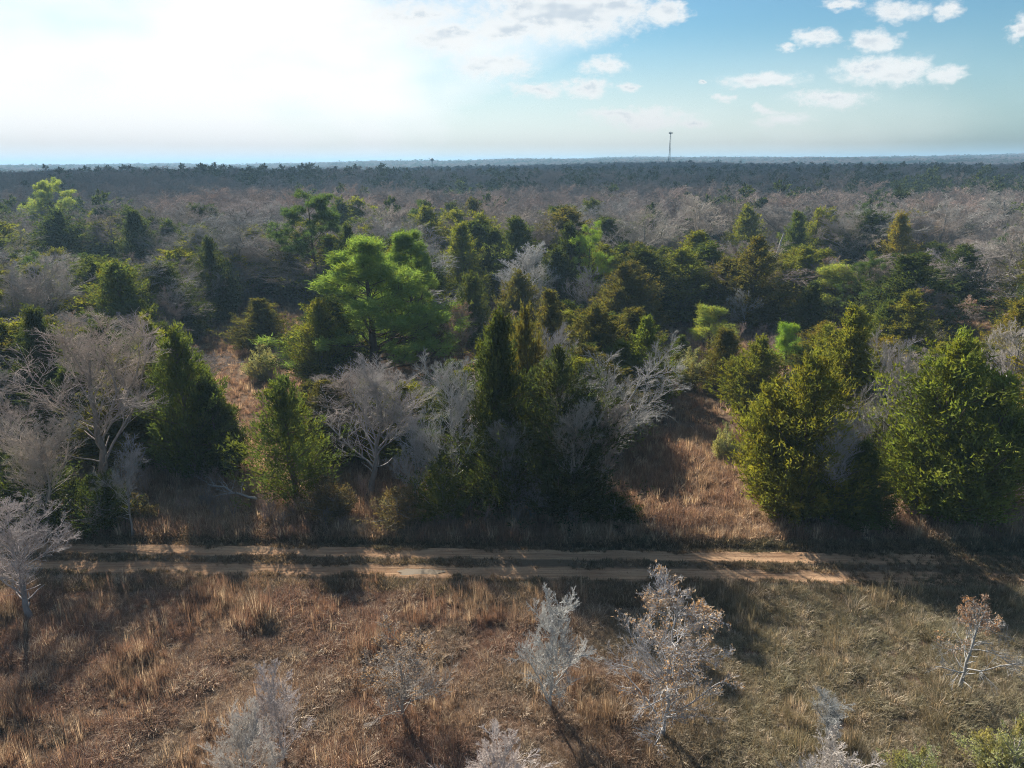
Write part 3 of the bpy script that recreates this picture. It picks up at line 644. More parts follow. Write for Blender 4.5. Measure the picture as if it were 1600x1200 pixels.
TREES = [
    ('bare', -22.41, 28.27, 6.21, 2.15, 'pale grey bare tree cut by the left edge beside the road', {'tone': 1.15}),
    ('leafoak', 5.4, 20.91, 6.6, 1.83, 'tall pale oak keeping many brown leaves, biggest in the foreground field', {}),
    ('barewhite', 1.41, 22.39, 5.45, 1.23, 'slender whitish bare tree in the field, without leaves', {}),
    ('leafoak', -4.16, 21.77, 4.31, 1.54, 'small thin oak with dull brown leaves in the reddish grass', {'tone': 0.8, 'small': 1}),
    ('barewhite', -8.08, 19.86, 4.15, 0.91, 'short twiggy bare sapling in the lower left field', {}),
    ('barewhite', -8.38, 17.34, 4.46, 1.08, 'bare white bush cut by the bottom edge, lower left', {}),
    ('barewhite', -0.26, 16.41, 4.39, 1.35, 'wide bare pale tree cut by the bottom edge, lower middle', {}),
    ('barewhite', 9.27, 16.35, 4.55, 1.16, 'bare white tree cut by the bottom edge, lower right', {}),
    ('crooked', 17.41, 22.93, 4.07, 1.51, 'crooked white dead tree with a patch of brown leaves at right', {}),
    ('bare', 11.22, 20.42, 2.09, 0.63, 'small sparse bare shrub above the white tree at lower right', {}),
    ('shrub', 16.47, 18.61, 2.63, 1.15, 'pale green bush in the bottom right corner', {'col': 'pale'}),
    ('shrub', 13.28, 18.38, 1.85, 0.83, 'low pale green bush by the bottom edge, lower right', {'col': 'pale'}),
    ('bare', -25.12, 39.58, 11.94, 4.87, 'large grey bare oak spreading wide at the left end of the roadside row', {'tone': 0.95}),
    ('bare', -31.56, 41.91, 7.57, 2.41, 'grey bare tree beside the large oak, cut by the left edge', {}),
    ('shrub', -26.88, 36.71, 4.05, 2.39, 'dark green thicket under the large bare oak', {'col': 'dark'}),
    ('shrub', -23.4, 36.36, 3.59, 1.73, 'dark green roadside thicket to the right under the large bare oak', {'col': 'dark'}),
    ('shrub', -29.4, 37.58, 4.67, 1.85, 'dark green thicket at the left edge behind the grey tree', {'col': 'dark'}),
    ('cedar', -21.37, 43.72, 10.19, 2.07, 'yellow-green topped cedar right of the large bare oak', {'col': 'mid'}),
    ('cedar', -19.62, 44.0, 6.43, 1.52, 'short dark cedar hugging the yellow-green topped cedar', {'col': 'dark'}),
    ('opencedar', -13.49, 39.67, 8.2, 2.75, 'open branched cedar with its trunk showing, nearest the road', {'col': 'mid'}),
    ('bare', -9.01, 40.94, 9.07, 2.97, 'grey twiggy elm with reddish trunk between the open cedar and pale bare tree', {'tone': 0.95, 'lichen': 1}),
    ('bare', -3.4, 38.44, 9.85, 2.28, 'pale bare tree with upswept twigs left of the dark cedars', {'tone': 1.15}),
    ('shrub', -4.13, 37.81, 3.93, 1.94, 'round green bush at the foot of the pale bare tree', {'col': 'mid'}),
    ('shrub', -6.62, 36.75, 2.51, 1.65, 'low dull bush at the foot of the twiggy elm', {'col': 'dull'}),
    ('shrub', -10.84, 37.58, 2.76, 1.56, 'low dull bush beside the trunk of the open cedar', {'col': 'dull'}),
    ('cedar', -0.81, 38.41, 12.09, 2.26, 'tall dark pointed cedar in the middle of the roadside row', {'col': 'dark'}),
    ('opencedar', 2.61, 37.96, 10.19, 2.84, 'broad dark evergreen in the middle of the roadside row', {'col': 'dark2', 'broad': 1}),
    ('cedar', 0.82, 43.39, 11.26, 1.63, 'brown-green cedar peeking behind the two dark middle cedars', {'col': 'brown'}),
    ('leanbare', 4.33, 39.6, 10.51, 3.58, 'grey bare tree leaning right over the clearing', {}),
    ('bare', 3.23, 43.86, 10.45, 1.74, 'lilac grey bare tree rising behind the broad dark evergreen', {'tone': 0.95}),
    ('bare', 1.14, 37.19, 3.65, 1.18, 'thin grey sapling before the dark middle cedars', {'tone': 0.7}),
    ('shrub', 5.91, 37.36, 1.73, 1.67, 'low dark bush at the clearing edge beside the leaning tree', {'col': 'dark'}),
    ('cedar', 11.11, 56.7, 7.99, 2.33, 'bright green pointed cedar behind the leaning bare tree', {'col': 'bright'}),
    ('cedar', 23.63, 48.02, 10.4, 2.7, 'tall yellow-green cedar at the peak of the right cedar clump', {'col': 'olive'}),
    ('cedar', 16.76, 37.77, 9.6, 2.83, 'large green cedar standing where the clearing meets the road', {'col': 'olive', 'broad': 1}),
    ('cedar', 19.77, 36.95, 4.99, 1.74, 'low spreading cedar at the foot of the right cedar clump', {'col': 'mid', 'broad': 1}),
    ('bare', 22.87, 40.66, 10.52, 1.78, 'pale bare tree between the two big right cedars', {'tone': 1.1}),
    ('bare', 18.17, 36.43, 7.26, 1.49, 'tangled bare bush in front of the large green cedar', {'tone': 1.1}),
    ('cedar', 25.05, 38.47, 10.54, 3.53, 'huge bright green cedar, biggest on the right', {'col': 'bright', 'broad': 1}),
    ('bare', 37.37, 50.33, 9.16, 2.26, 'pale bare tree at the right edge beside the huge cedar', {'tone': 1.15}),
    ('bare', -23.49, 35.78, 2.12, 0.57, 'thin pale sapling at the verge below the thicket', {'tone': 1.2}),
    ('bare', 5.07, 38.09, 7.65, 1.4, 'thin grey bare tree at the right foot of the broad dark evergreen', {'tone': 0.95}),
    ('bare', -0.02, 37.44, 6.84, 1.31, 'thin bare tree in front of the tall dark pointed cedar', {'tone': 0.85}),
    ('bare', -5.64, 37.99, 6.69, 1.18, 'thin bare tree between the twiggy elm and the round bush', {'tone': 0.95}),
    ('shrub', -21.86, 37.48, 1.86, 1.04, 'small dull bush right of the roadside thicket', {'col': 'dull'}),
    ('bare', -26.06, 35.82, 7.59, 2.17, 'silver bare tree in front of the dark green thicket at left', {'tone': 1.05}),
    ('bare', -21.46, 35.76, 6.11, 1.41, 'slender silver bare tree right of the large grey oak trunk', {'tone': 1.05}),
    ('bare', 3.4, 37.16, 8.4, 1.62, 'silver bare tree standing before the broad dark evergreen', {'tone': 1.0}),
    ('cedar', -27.88, 77.65, 5.76, 3.28, 'small rounded cedar beside the grassy strip at left', {'col': 'brown'}),
    ('shrub', -24.42, 66.4, 3.79, 1.67, 'pale silver-green bush in the grassy strip at left', {'col': 'pale'}),
    ('leafoak', -40.51, 102.95, 7.45, 2.32, 'pinkish brown leafy young tree at the head of the grassy strip', {'tone': 0.9}),
    ('pine', -27.98, 101.61, 16.65, 4.86, 'tall dark pine with a bare trunk, towering over the left wood', {'col': 'pined'}),
    ('cedar', -21.07, 92.62, 12.5, 2.66, 'dark evergreen just right of the tall dark pine', {'col': 'dark'}),
    ('bigpine', -13.05, 64.9, 13.61, 5.78, 'big bright green pine in the middle of the wood', {'col': 'pineb'}),
    ('bigpine', -10.28, 72.39, 13.6, 3.66, 'bright green pine top rising behind the big bright pine', {'col': 'pineb'}),
    ('cedar', -17.59, 63.57, 8.19, 2.35, 'dark cedar at the left foot of the big bright pine', {'col': 'olive'}),
    ('pine', -101.23, 160.84, 17.3, 4.51, 'yellow-green lone pine standing above the far left wood', {'col': 'piney'}),
    ('cedar', -75.17, 120.59, 13.0, 5.56, 'wide dark cedar below the yellow-green lone pine', {'col': 'dark'}),
    ('cedar', -61.8, 119.31, 13.0, 3.81, 'dark pointed cedar right of the lone yellow-green pine', {'col': 'dark'}),
    ('cedar', -41.1, 74.16, 10.5, 3.51, 'broad mid green cedar behind the large bare oak', {'col': 'mid'}),
    ('cedar', -35.89, 52.43, 10.0, 2.25, 'dark cedar between bare trees near the left edge', {'col': 'dark'}),
    ('bare', -49.36, 75.84, 11.0, 4.96, 'grey spreading oak with dark limbs in the left wood', {'tone': 1}),
    ('bare', -51.26, 71.24, 10.5, 3.57, 'grey bare oak in the wood at the left edge', {'tone': 1}),
    ('bare', -36.08, 74.2, 8.0, 2.85, 'purplish brown bare tree left of the grassy strip', {'tone': 0.7}),
    ('cedar', -39.04, 92.61, 11.0, 2.66, 'narrow dark cedar behind the pinkish leafy tree', {'col': 'dark'}),
    ('cedar', -26.85, 51.3, 9.5, 1.73, 'olive cedar behind the yellow-green topped cedar', {'col': 'olive'}),
    ('cedar', -7.0, 101.97, 12.0, 3.65, 'olive cedar right of the big bright pine', {'col': 'olive'}),
    ('cedar', 0.88, 106.67, 12.5, 4.56, 'broad dark cedar behind the whitish dead tree', {'col': 'mid'}),
    ('cedar', 8.05, 98.69, 12.0, 3.18, 'dark cedar touching the small bright pine in the middle distance', {'col': 'dark'}),
    ('pine', 10.46, 96.43, 12.5, 2.68, 'compact bright pine in the middle distance', {'col': 'pineg'}),
    ('bare', 22.93, 123.6, 13.5, 8.54, 'great round-crowned bare oak in the middle distance', {'tone': 1.05, 'big': 1}),
    ('bare', 38.17, 147.52, 13.8, 8.84, 'second great bare oak, right of the round-crowned one', {'tone': 1.05, 'big': 1}),
    ('barewhite', 1.8, 95.2, 10.0, 3.94, 'whitish dead tree standing out before dark cedars', {}),
    ('cedar', 0.95, 81.81, 8.0, 2.46, 'small cedar in front of the whitish dead tree', {'col': 'brown'}),
    ('bare', 10.09, 88.46, 8.0, 2.89, 'lilac bare tree left of the brown-green pointed cedar', {'tone': 0.95}),
    ('cedar', 12.96, 81.12, 8.97, 3.24, 'brown-green pointed cedar below the great round oak', {'col': 'brown'}),
    ('cedar', 3.46, 64.19, 9.0, 2.48, 'olive cedar in the middle behind the dark roadside cedars', {'col': 'brown'}),
    ('cedar', -4.38, 78.62, 8.5, 2.15, 'slim cedar right of the big bright pine', {'col': 'mid'}),
    ('leafoak', -5.32, 74.84, 6.0, 1.65, 'purplish leafy tree in the gap right of the big bright pine', {'tone': 0.6}),
    ('cedar', 44.48, 136.74, 12.0, 3.87, 'olive cedar behind the large pointed dark cedar', {'col': 'olive'}),
    ('cedar', 30.01, 87.42, 11.1, 4.1, 'large pointed dark cedar in the right middle wood', {'col': 'brown'}),
    ('cedar', 47.94, 121.71, 12.0, 3.24, 'mid green cedar near the leaning dead trunk', {'col': 'mid'}),
    ('cedar', 54.21, 128.02, 12.0, 3.63, 'yellow-green cedar right of the leaning dead trunk', {'col': 'olive'}),
    ('cedar', 62.12, 115.72, 12.0, 3.09, 'golden green cedar among bare oaks on the right', {'col': 'gold'}),
    ('bare', 58.68, 120.98, 12.5, 5.59, 'brownish bare oak left of the golden green cedar', {'tone': 1}),
    ('bare', 77.95, 129.19, 13.0, 8.24, 'pale wide bare oak right of the golden green cedar', {'tone': 1.05, 'big': 1}),
    ('bare', 108.93, 161.49, 13.5, 8.81, 'pale bare oak on the rise near the right edge', {'tone': 1.05, 'big': 1}),
    ('pine', 42.27, 92.85, 7.37, 3.36, 'pale yellow pine in the right middle wood', {'col': 'piney'}),
    ('cedar', 35.47, 82.96, 6.5, 2.27, 'dark cedar hugging the pale yellow pine', {'col': 'dark'}),
    ('leafoak', 26.5, 90.99, 6.5, 1.65, 'pinkish leafy tree left of the large pointed dark cedar', {'tone': 1}),
    ('bare', 28.13, 83.98, 5.46, 1.99, 'whitish bare sapling below the large pointed dark cedar', {'tone': 1.2}),
    ('pine', 21.14, 73.98, 5.72, 1.91, 'bright young pine at the far end of the clearing', {'col': 'piney'}),
    ('cedar', 19.03, 61.47, 5.89, 2.29, 'rounded olive cedar before the bright young pine', {'col': 'brown'}),
    ('cedar', 19.85, 54.64, 6.67, 2.26, 'dense olive cedar beside the sunlit clearing strip', {'col': 'olive'}),
    ('pine', 26.25, 65.75, 5.68, 1.4, 'slim bright young pine behind the dense olive cedar', {'col': 'pineg'}),
    ('shrub', 16.14, 62.68, 3.85, 1.53, 'pale silver-green bush left of the rounded olive cedar', {'col': 'pale'}),
    ('cedar', 16.65, 67.72, 3.78, 1.26, 'little cedar at the clearing edge behind the silver bush', {'col': 'mid'}),
    ('shrub', 14.93, 46.06, 2.87, 0.85, 'pale bush standing alone in the clearing', {'col': 'pale'}),
    ('shrub', 15.97, 44.94, 1.8, 0.96, 'silvery bush against the large green cedar by the clearing', {'col': 'pale'}),
    ('cedar', 40.6, 71.2, 7.37, 3.01, 'green cedar above the pale bare tree on the right', {'col': 'olive'}),
    ('cedar', 39.08, 72.51, 6.16, 2.0, 'mid green cedar between the peak cedar and pale bare tree', {'col': 'mid'}),
    ('bare', 42.99, 71.16, 4.21, 1.58, 'small whitish bare tree above the huge right cedar', {'tone': 1.2}),
    ('cedar', 46.12, 63.25, 7.85, 2.46, 'golden olive cedar near the right edge', {'col': 'gold'}),
    ('leafoak', 56.51, 86.7, 3.95, 1.74, 'brown leafy little tree beside the far right clearing', {'tone': 1}),
    ('cedar', 38.52, 56.19, 5.8, 2.43, 'olive cedar behind the huge right cedar', {'col': 'olive'}),
]
for (kind, x, y, h, w, label, o) in TREES:
    k = kind
    if kind == 'bare' and o.get('big'): k = 'big'
    elif kind == 'bare' and y < 60 and 'oak' not in label: k = 'upbare'
    if kind == 'cedar' and o.get('broad'): k = 'broad'
    v = None; rot = None
    if kind == 'pine': v = 2 if h < 9 else (0 if h > 15 else 1)
    if kind in ('leanbare', 'crooked'): rot = 0.0
    if kind == 'opencedar': v = 0 if h > 9 else 1
    if kind == 'leafoak': v = 1 if o.get('small') or h < 6.3 else 0
    plant(k, x, y, h, w, label, col=o.get('col'), tone=o.get('tone', 1.0), variant=v, rot=rot)

# the wood beyond: every tree its own object
FILL = [
    ('bare', -42.5, 47.6, 7.7, 5.9, 'bare', 'beyond and left of the large grey bare oak, second nearest'),
    ('cedar', -39.5, 47.6, 5.8, 2.2, 'mid', 'beyond and left of the large grey bare oak, nearest'),
    ('cedar', -37.6, 46.4, 7.3, 2.6, 'dark', 'beyond and left of the large grey bare oak, third nearest'),
    ('bare', -35.0, 46.3, 6.9, 5.0, 'bare', 'beyond and left of the large grey bare oak, nearest'),
    ('cedar', -32.8, 47.3, 5.6, 2.9, 'dark', 'beyond and left of the large grey bare oak, second nearest'),
    ('cedar', -28.7, 48.0, 6.1, 2.5, 'dark', 'beyond and left of the yellow-green topped cedar, second nearest'),
    ('cedar', -26.4, 47.4, 7.2, 3.7, 'brown', 'beyond and left of the yellow-green topped cedar'),
    ('cedar', -24.2, 46.7, 6.1, 2.2, 'mid', 'beyond and left of the yellow-green topped cedar, nearest'),
    ('cedar', -13.0, 47.1, 5.7, 3.2, 'brown', 'beyond and left of the twiggy elm'),
    ('bare', -11.0, 46.3, 6.4, 4.7, 'bare', 'beyond the twiggy elm, nearest'),
    ('cedar', -7.6, 46.7, 5.6, 2.5, 'olive', 'beyond the twiggy elm, nearest'),
    ('cedar', -3.9, 46.7, 5.9, 3.4, 'dark', 'beyond and right of the twiggy elm, nearest'),
    ('bare', -2.1, 47.2, 5.8, 4.8, 'bare', 'beyond the pale upswept bare tree'),
    ('cedar', 0.1, 47.4, 8.0, 3.7, 'olive', 'beyond and left of the leaning bare tree'),
    ('cedar', 4.2, 48.1, 5.8, 3.1, 'olive', 'beyond the leaning bare tree, nearest'),
    ('bare', 25.8, 46.3, 5.6, 4.0, 'bare', 'before and right of the tall yellow-green cedar'),
    ('bare', 28.0, 47.6, 4.8, 4.3, 'bare', 'right of the tall yellow-green cedar, nearest'),
    ('cedar', 30.9, 47.2, 5.6, 2.7, 'olive', 'right of the tall yellow-green cedar'),
    ('leafoak', 33.5, 47.0, 5.3, 2.2, 'leafoak', 'right of the tall yellow-green cedar, nearest'),
    ('cedar', 37.7, 46.6, 5.7, 3.0, 'gold', 'right of the tall yellow-green cedar, nearest'),
    ('cedar', 38.9, 47.4, 8.1, 3.8, 'gold', 'right of the tall yellow-green cedar, second nearest'),
    ('cedar', 41.9, 46.5, 8.4, 3.6, 'gold', 'before the golden olive cedar, second nearest'),
    ('cedar', -45.3, 49.4, 6.6, 2.5, 'dark', 'beyond and left of the large grey bare oak, seventh nearest'),
    ('bare', -43.9, 49.2, 6.6, 3.8, 'bare', 'beyond and left of the large grey bare oak, third nearest'),
    ('leafoak', -39.8, 48.7, 5.1, 2.0, 'leafoak', 'beyond and left of the large grey bare oak'),
    ('cedar', -36.5, 49.0, 5.8, 2.8, 'dark', 'beyond and left of the large grey bare oak, fifth nearest'),
    ('cedar', -35.3, 49.7, 6.2, 3.0, 'dark', 'beyond and left of the large grey bare oak, fourth nearest'),
    ('cedar', -31.5, 48.4, 6.3, 2.3, 'dark', 'beyond and left of the large grey bare oak, nearest'),
    ('cedar', -29.8, 50.5, 7.3, 3.1, 'mid', 'beyond and left of the yellow-green topped cedar, second nearest'),
    ('cedar', -26.3, 49.7, 6.3, 3.3, 'dark', 'beyond and left of the yellow-green topped cedar, nearest'),
    ('cedar', -14.8, 49.6, 4.9, 2.3, 'brown', 'beyond and right of the yellow-green topped cedar'),
    ('bare', -11.6, 50.5, 5.2, 4.0, 'bare', 'beyond the twiggy elm, second nearest'),
    ('cedar', -10.0, 48.6, 5.2, 2.4, 'olive', 'beyond the twiggy elm, second nearest'),
    ('cedar', -3.2, 50.0, 5.7, 2.7, 'olive', 'beyond and right of the twiggy elm'),
    ('cedar', -0.8, 50.6, 6.9, 2.8, 'mid', 'beyond and left of the leaning bare tree'),
    ('cedar', 2.6, 49.0, 6.0, 2.8, 'brown', 'beyond the leaning bare tree, nearest'),
    ('cedar', 4.9, 48.4, 6.8, 3.0, 'olive', 'beyond the leaning bare tree, second nearest'),
    ('leafoak', 7.8, 50.5, 4.3, 1.7, 'leafoak', 'beyond the leaning bare tree'),
    ('cedar', 21.5, 49.6, 5.1, 2.6, 'dark', 'beyond and left of the tall yellow-green cedar'),
    ('cedar', 24.4, 50.1, 7.4, 3.5, 'olive', 'beyond the tall yellow-green cedar'),
    ('bare', 28.8, 50.3, 7.1, 5.1, 'bare', 'beyond and right of the tall yellow-green cedar, nearest'),
    ('bare', 30.6, 49.0, 4.3, 3.9, 'bare', 'right of the tall yellow-green cedar, second nearest'),
    ('bare', 41.8, 48.5, 6.7, 4.4, 'bare', 'before the golden olive cedar, second nearest'),
    ('cedar', 46.8, 49.9, 8.2, 3.2, 'olive', 'before the golden olive cedar'),
    ('bare', -47.0, 53.0, 7.6, 5.0, 'bare', 'before the broad mid green cedar, fourth nearest'),
    ('cedar', -42.8, 51.8, 7.5, 2.7, 'dark', 'beyond and left of the large grey bare oak, sixth nearest'),
    ('cedar', -39.7, 52.6, 7.3, 2.7, 'brown', 'beyond and left of the large grey bare oak'),
    ('cedar', -34.2, 53.1, 5.8, 2.8, 'dark', 'beyond and left of the yellow-green topped cedar, fifth nearest'),
    ('cedar', -31.0, 52.5, 8.5, 3.8, 'dark', 'beyond and left of the yellow-green topped cedar, fourth nearest'),
    ('cedar', -28.7, 52.2, 5.5, 3.0, 'dark', 'beyond and left of the yellow-green topped cedar, third nearest'),
    ('leafoak', -12.2, 51.9, 4.6, 2.0, 'leafoak', 'beyond the twiggy elm'),
    ('bare', -9.1, 52.4, 4.4, 3.8, 'bare', 'beyond the twiggy elm, third nearest'),
    ('cedar', -4.6, 52.6, 5.5, 2.8, 'mid', 'beyond the twiggy elm'),
    ('cedar', -1.2, 52.3, 5.5, 2.8, 'dark', 'beyond and right of the twiggy elm, second nearest'),
    ('cedar', 0.6, 51.3, 7.1, 3.7, 'olive', 'beyond the leaning bare tree, third nearest'),
    ('cedar', 5.3, 50.9, 7.1, 3.6, 'brown', 'beyond the leaning bare tree, second nearest'),
    ('cedar', 7.3, 52.0, 5.3, 2.4, 'brown', 'beyond the leaning bare tree, third nearest'),
    ('bare', 22.5, 51.4, 4.3, 3.7, 'bare', 'beyond the tall yellow-green cedar'),
    ('cedar', 25.0, 51.0, 7.3, 3.3, 'mid', 'beyond and right of the tall yellow-green cedar'),
    ('cedar', 27.8, 51.7, 7.3, 3.5, 'gold', 'beyond and right of the tall yellow-green cedar'),
    ('bare', 31.0, 52.5, 5.2, 4.2, 'bare', 'beyond and right of the tall yellow-green cedar, second nearest'),
    ('leafoak', 33.4, 51.0, 4.0, 1.8, 'leafoak', 'right of the tall yellow-green cedar, second nearest'),
    ('bare', 41.1, 51.4, 6.2, 4.1, 'bare', 'before and left of the golden olive cedar'),
    ('cedar', 42.9, 51.0, 5.8, 2.3, 'brown', 'before the golden olive cedar, second nearest'),
    ('bare', 46.4, 52.4, 8.1, 4.9, 'bare', 'before the golden olive cedar, nearest'),
    ('cedar', -49.3, 54.8, 6.6, 2.4, 'olive', 'before and left of the broad mid green cedar'),
    ('cedar', -44.7, 53.9, 7.8, 3.6, 'brown', 'before the broad mid green cedar, third nearest'),
    ('cedar', -42.7, 54.7, 6.8, 3.1, 'olive', 'before the broad mid green cedar, third nearest'),
    ('cedar', -40.9, 55.4, 8.3, 4.4, 'olive', 'before the broad mid green cedar, second nearest'),
    ('cedar', -37.5, 54.3, 7.9, 4.0, 'mid', 'beyond and left of the large grey bare oak, second nearest'),
    ('cedar', -34.4, 54.8, 7.7, 3.8, 'olive', 'beyond and left of the yellow-green topped cedar'),
    ('cedar', -29.9, 54.2, 6.4, 3.1, 'mid', 'beyond and left of the yellow-green topped cedar, third nearest'),
    ('leafoak', -12.8, 54.8, 3.8, 1.5, 'leafoak', 'before the big bright green pine'),
    ('cedar', -5.1, 54.1, 4.7, 2.4, 'dark', 'before and right of the big bright green pine, second nearest'),
    ('cedar', 1.1, 55.1, 6.7, 3.2, 'brown', 'beyond the leaning bare tree, fourth nearest'),
    ('bare', 3.0, 54.3, 6.0, 4.3, 'bare', 'beyond the leaning bare tree'),
    ('cedar', 5.9, 55.2, 6.0, 2.9, 'dark', 'left of the dense olive cedar, third nearest'),
    ('cedar', 9.2, 55.5, 4.0, 2.6, 'dark', 'left of the dense olive cedar, nearest'),
    ('leafoak', 28.3, 55.8, 5.4, 2.2, 'leafoak', 'right of the dense olive cedar'),
    ('cedar', 32.4, 55.6, 5.6, 2.9, 'dark', 'beyond and right of the tall yellow-green cedar'),
    ('cedar', 34.1, 55.0, 5.6, 2.4, 'olive', 'beyond and right of the tall yellow-green cedar'),
    ('leafoak', 44.8, 54.8, 4.6, 1.9, 'leafoak', 'before the golden olive cedar'),
    ('cedar', 46.3, 55.4, 6.5, 2.3, 'gold', 'before the golden olive cedar, nearest'),
    ('cedar', -51.4, 58.2, 6.5, 3.4, 'mid', 'before the spreading oak with dark limbs'),
    ('cedar', -47.2, 56.9, 5.9, 3.1, 'mid', 'before the broad mid green cedar, second nearest'),
    ('bare', -44.1, 58.0, 7.7, 5.3, 'bare', 'before the broad mid green cedar, third nearest'),
    ('cedar', -41.9, 56.5, 6.7, 3.3, 'brown', 'before the broad mid green cedar, second nearest'),
    ('cedar', -38.9, 56.3, 6.2, 2.9, 'dark', 'before the broad mid green cedar, second nearest'),
    ('cedar', -34.3, 57.8, 6.0, 2.8, 'olive', 'before and right of the broad mid green cedar'),
    ('cedar', -31.6, 58.8, 5.9, 2.4, 'mid', 'before and right of the broad mid green cedar'),
    ('bare', -28.1, 56.5, 6.2, 4.0, 'bare', 'beyond and left of the yellow-green topped cedar'),
    ('cedar', -2.0, 57.5, 4.3, 2.0, 'dark', 'before and right of the big bright green pine, nearest'),
    ('leafoak', -0.1, 57.2, 5.0, 2.0, 'leafoak', 'before and right of the big bright green pine'),
    ('bare', 4.2, 58.4, 5.3, 5.0, 'bare', 'left of the dense olive cedar'),
    ('cedar', 7.2, 58.8, 5.9, 2.2, 'dark', 'left of the dense olive cedar, second nearest'),
    ('leafoak', 23.9, 58.8, 2.9, 1.4, 'leafoak', 'beyond and right of the dense olive cedar'),
    ('cedar', 29.8, 57.0, 5.7, 3.1, 'dark', 'before the slim bright young pine'),
    ('cedar', 32.1, 58.8, 5.4, 2.5, 'dark', 'before and right of the slim bright young pine'),
    ('cedar', 41.6, 58.4, 5.1, 3.3, 'gold', 'before and left of the golden olive cedar'),
    ('cedar', 45.8, 56.4, 8.5, 3.7, 'brown', 'before the golden olive cedar, nearest'),
    ('cedar', 49.1, 58.7, 8.1, 3.6, 'dark', 'before and right of the golden olive cedar'),
    ('leafoak', 51.1, 57.3, 4.7, 1.9, 'leafoak', 'before and right of the golden olive cedar'),
    ('cedar', -51.3, 60.8, 6.3, 2.7, 'olive', 'before the spreading oak with dark limbs, fifth nearest'),
    ('bare', -48.6, 61.5, 6.9, 4.8, 'bare', 'before the spreading oak with dark limbs'),
    ('leafoak', -43.9, 59.5, 4.7, 1.9, 'leafoak', 'before the broad mid green cedar, second nearest'),
    ('cedar', -40.3, 59.7, 6.4, 2.8, 'mid', 'before the broad mid green cedar, nearest'),
    ('leafoak', -39.6, 60.8, 5.5, 2.2, 'leafoak', 'before the broad mid green cedar, nearest'),
    ('bare', -36.0, 60.1, 8.0, 4.8, 'bare', 'before the broad mid green cedar, second nearest'),
    ('cedar', -30.8, 60.5, 7.0, 3.1, 'dark', 'before and right of the broad mid green cedar'),
    ('cedar', 7.1, 59.9, 8.4, 3.1, 'brown', 'left of the dense olive cedar'),
    ('cedar', 7.9, 59.7, 5.9, 2.6, 'olive', 'beyond and left of the dense olive cedar'),
    ('cedar', 30.5, 61.4, 5.1, 3.2, 'mid', 'before and right of the slim bright young pine'),
    ('cedar', 37.2, 59.2, 5.1, 2.7, 'olive', 'before and left of the golden olive cedar'),
    ('cedar', 49.1, 60.2, 7.0, 2.8, 'gold', 'before and right of the golden olive cedar'),
    ('cedar', 52.6, 60.9, 6.8, 3.2, 'mid', 'right of the golden olive cedar, nearest'),
    ('cedar', -55.8, 63.4, 11.5, 5.0, 'brown', 'before and left of the spreading oak with dark limbs'),
    ('cedar', -52.3, 63.9, 8.1, 3.3, 'olive', 'before the spreading oak with dark limbs, fourth nearest'),
    ('cedar', -49.1, 64.7, 6.4, 2.8, 'olive', 'before the spreading oak with dark limbs, third nearest'),
    ('bare', -45.6, 63.6, 6.8, 5.5, 'bare', 'before and left of the broad mid green cedar'),
    ('cedar', -41.9, 62.8, 7.0, 3.1, 'brown', 'before the broad mid green cedar, nearest'),
    ('cedar', -38.9, 64.6, 7.0, 3.7, 'dark', 'before the broad mid green cedar, nearest'),
    ('leafoak', -30.8, 62.6, 5.6, 2.3, 'leafoak', 'before the small rounded cedar'),
    ('cedar', 11.0, 63.5, 7.3, 3.3, 'brown', 'beyond and left of the dense olive cedar'),
    ('cedar', 29.0, 63.6, 5.8, 2.4, 'olive', 'before and right of the slim bright young pine'),
    ('cedar', 50.3, 63.5, 10.0, 4.6, 'dark', 'right of the golden olive cedar, nearest'),
    ('cedar', 53.4, 63.9, 9.4, 3.9, 'mid', 'right of the golden olive cedar, second nearest'),
    ('cedar', 55.4, 63.6, 8.0, 2.9, 'dark', 'right of the golden olive cedar, second nearest'),
    ('cedar', -57.3, 67.7, 9.0, 4.0, 'dark', 'before and left of the spreading oak with dark limbs'),
    ('cedar', -52.4, 67.9, 5.9, 2.5, 'olive', 'before the spreading oak with dark limbs, nearest'),
    ('cedar', -49.6, 66.9, 5.5, 2.8, 'olive', 'before the spreading oak with dark limbs, second nearest'),
    ('cedar', -44.8, 66.5, 5.4, 2.5, 'dark', 'before and left of the broad mid green cedar'),
    ('bare', -38.3, 66.5, 6.6, 5.1, 'bare', 'before the broad mid green cedar, nearest'),
    ('cedar', -17.3, 66.3, 8.0, 3.9, 'dark', 'left of the big bright green pine'),
    ('cedar', -0.3, 67.3, 5.8, 2.7, 'mid', 'right of the big bright green pine'),
    ('cedar', 4.9, 67.1, 6.5, 3.7, 'olive', 'before and left of the brown-green pointed cedar'),
    ('cedar', 9.0, 65.2, 6.4, 2.7, 'dark', 'before and left of the bright young pine'),
    ('cedar', 29.4, 65.3, 5.6, 2.8, 'gold', 'right of the slim bright young pine'),
    ('cedar', 53.1, 68.0, 7.9, 3.1, 'brown', 'beyond and right of the golden olive cedar'),
    ('cedar', 56.2, 66.2, 10.2, 4.2, 'dark', 'right of the golden olive cedar, third nearest'),
    ('bare', -59.0, 68.6, 10.1, 7.3, 'bare', 'before and left of the spreading oak with dark limbs'),
    ('cedar', -56.0, 69.3, 10.8, 4.5, 'mid', 'before and left of the spreading oak with dark limbs'),
    ('leafoak', -44.2, 68.6, 6.3, 2.4, 'leafoak', 'before and left of the broad mid green cedar'),
    ('cedar', -41.1, 68.5, 6.1, 3.2, 'olive', 'before the broad mid green cedar, nearest'),
    ('cedar', 5.5, 69.5, 6.9, 3.7, 'dark', 'before and left of the brown-green pointed cedar'),
    ('cedar', 9.0, 68.6, 5.8, 3.4, 'mid', 'before the brown-green pointed cedar'),
    ('leafoak', 52.5, 71.1, 5.9, 2.2, 'leafoak', 'beyond and right of the golden olive cedar'),
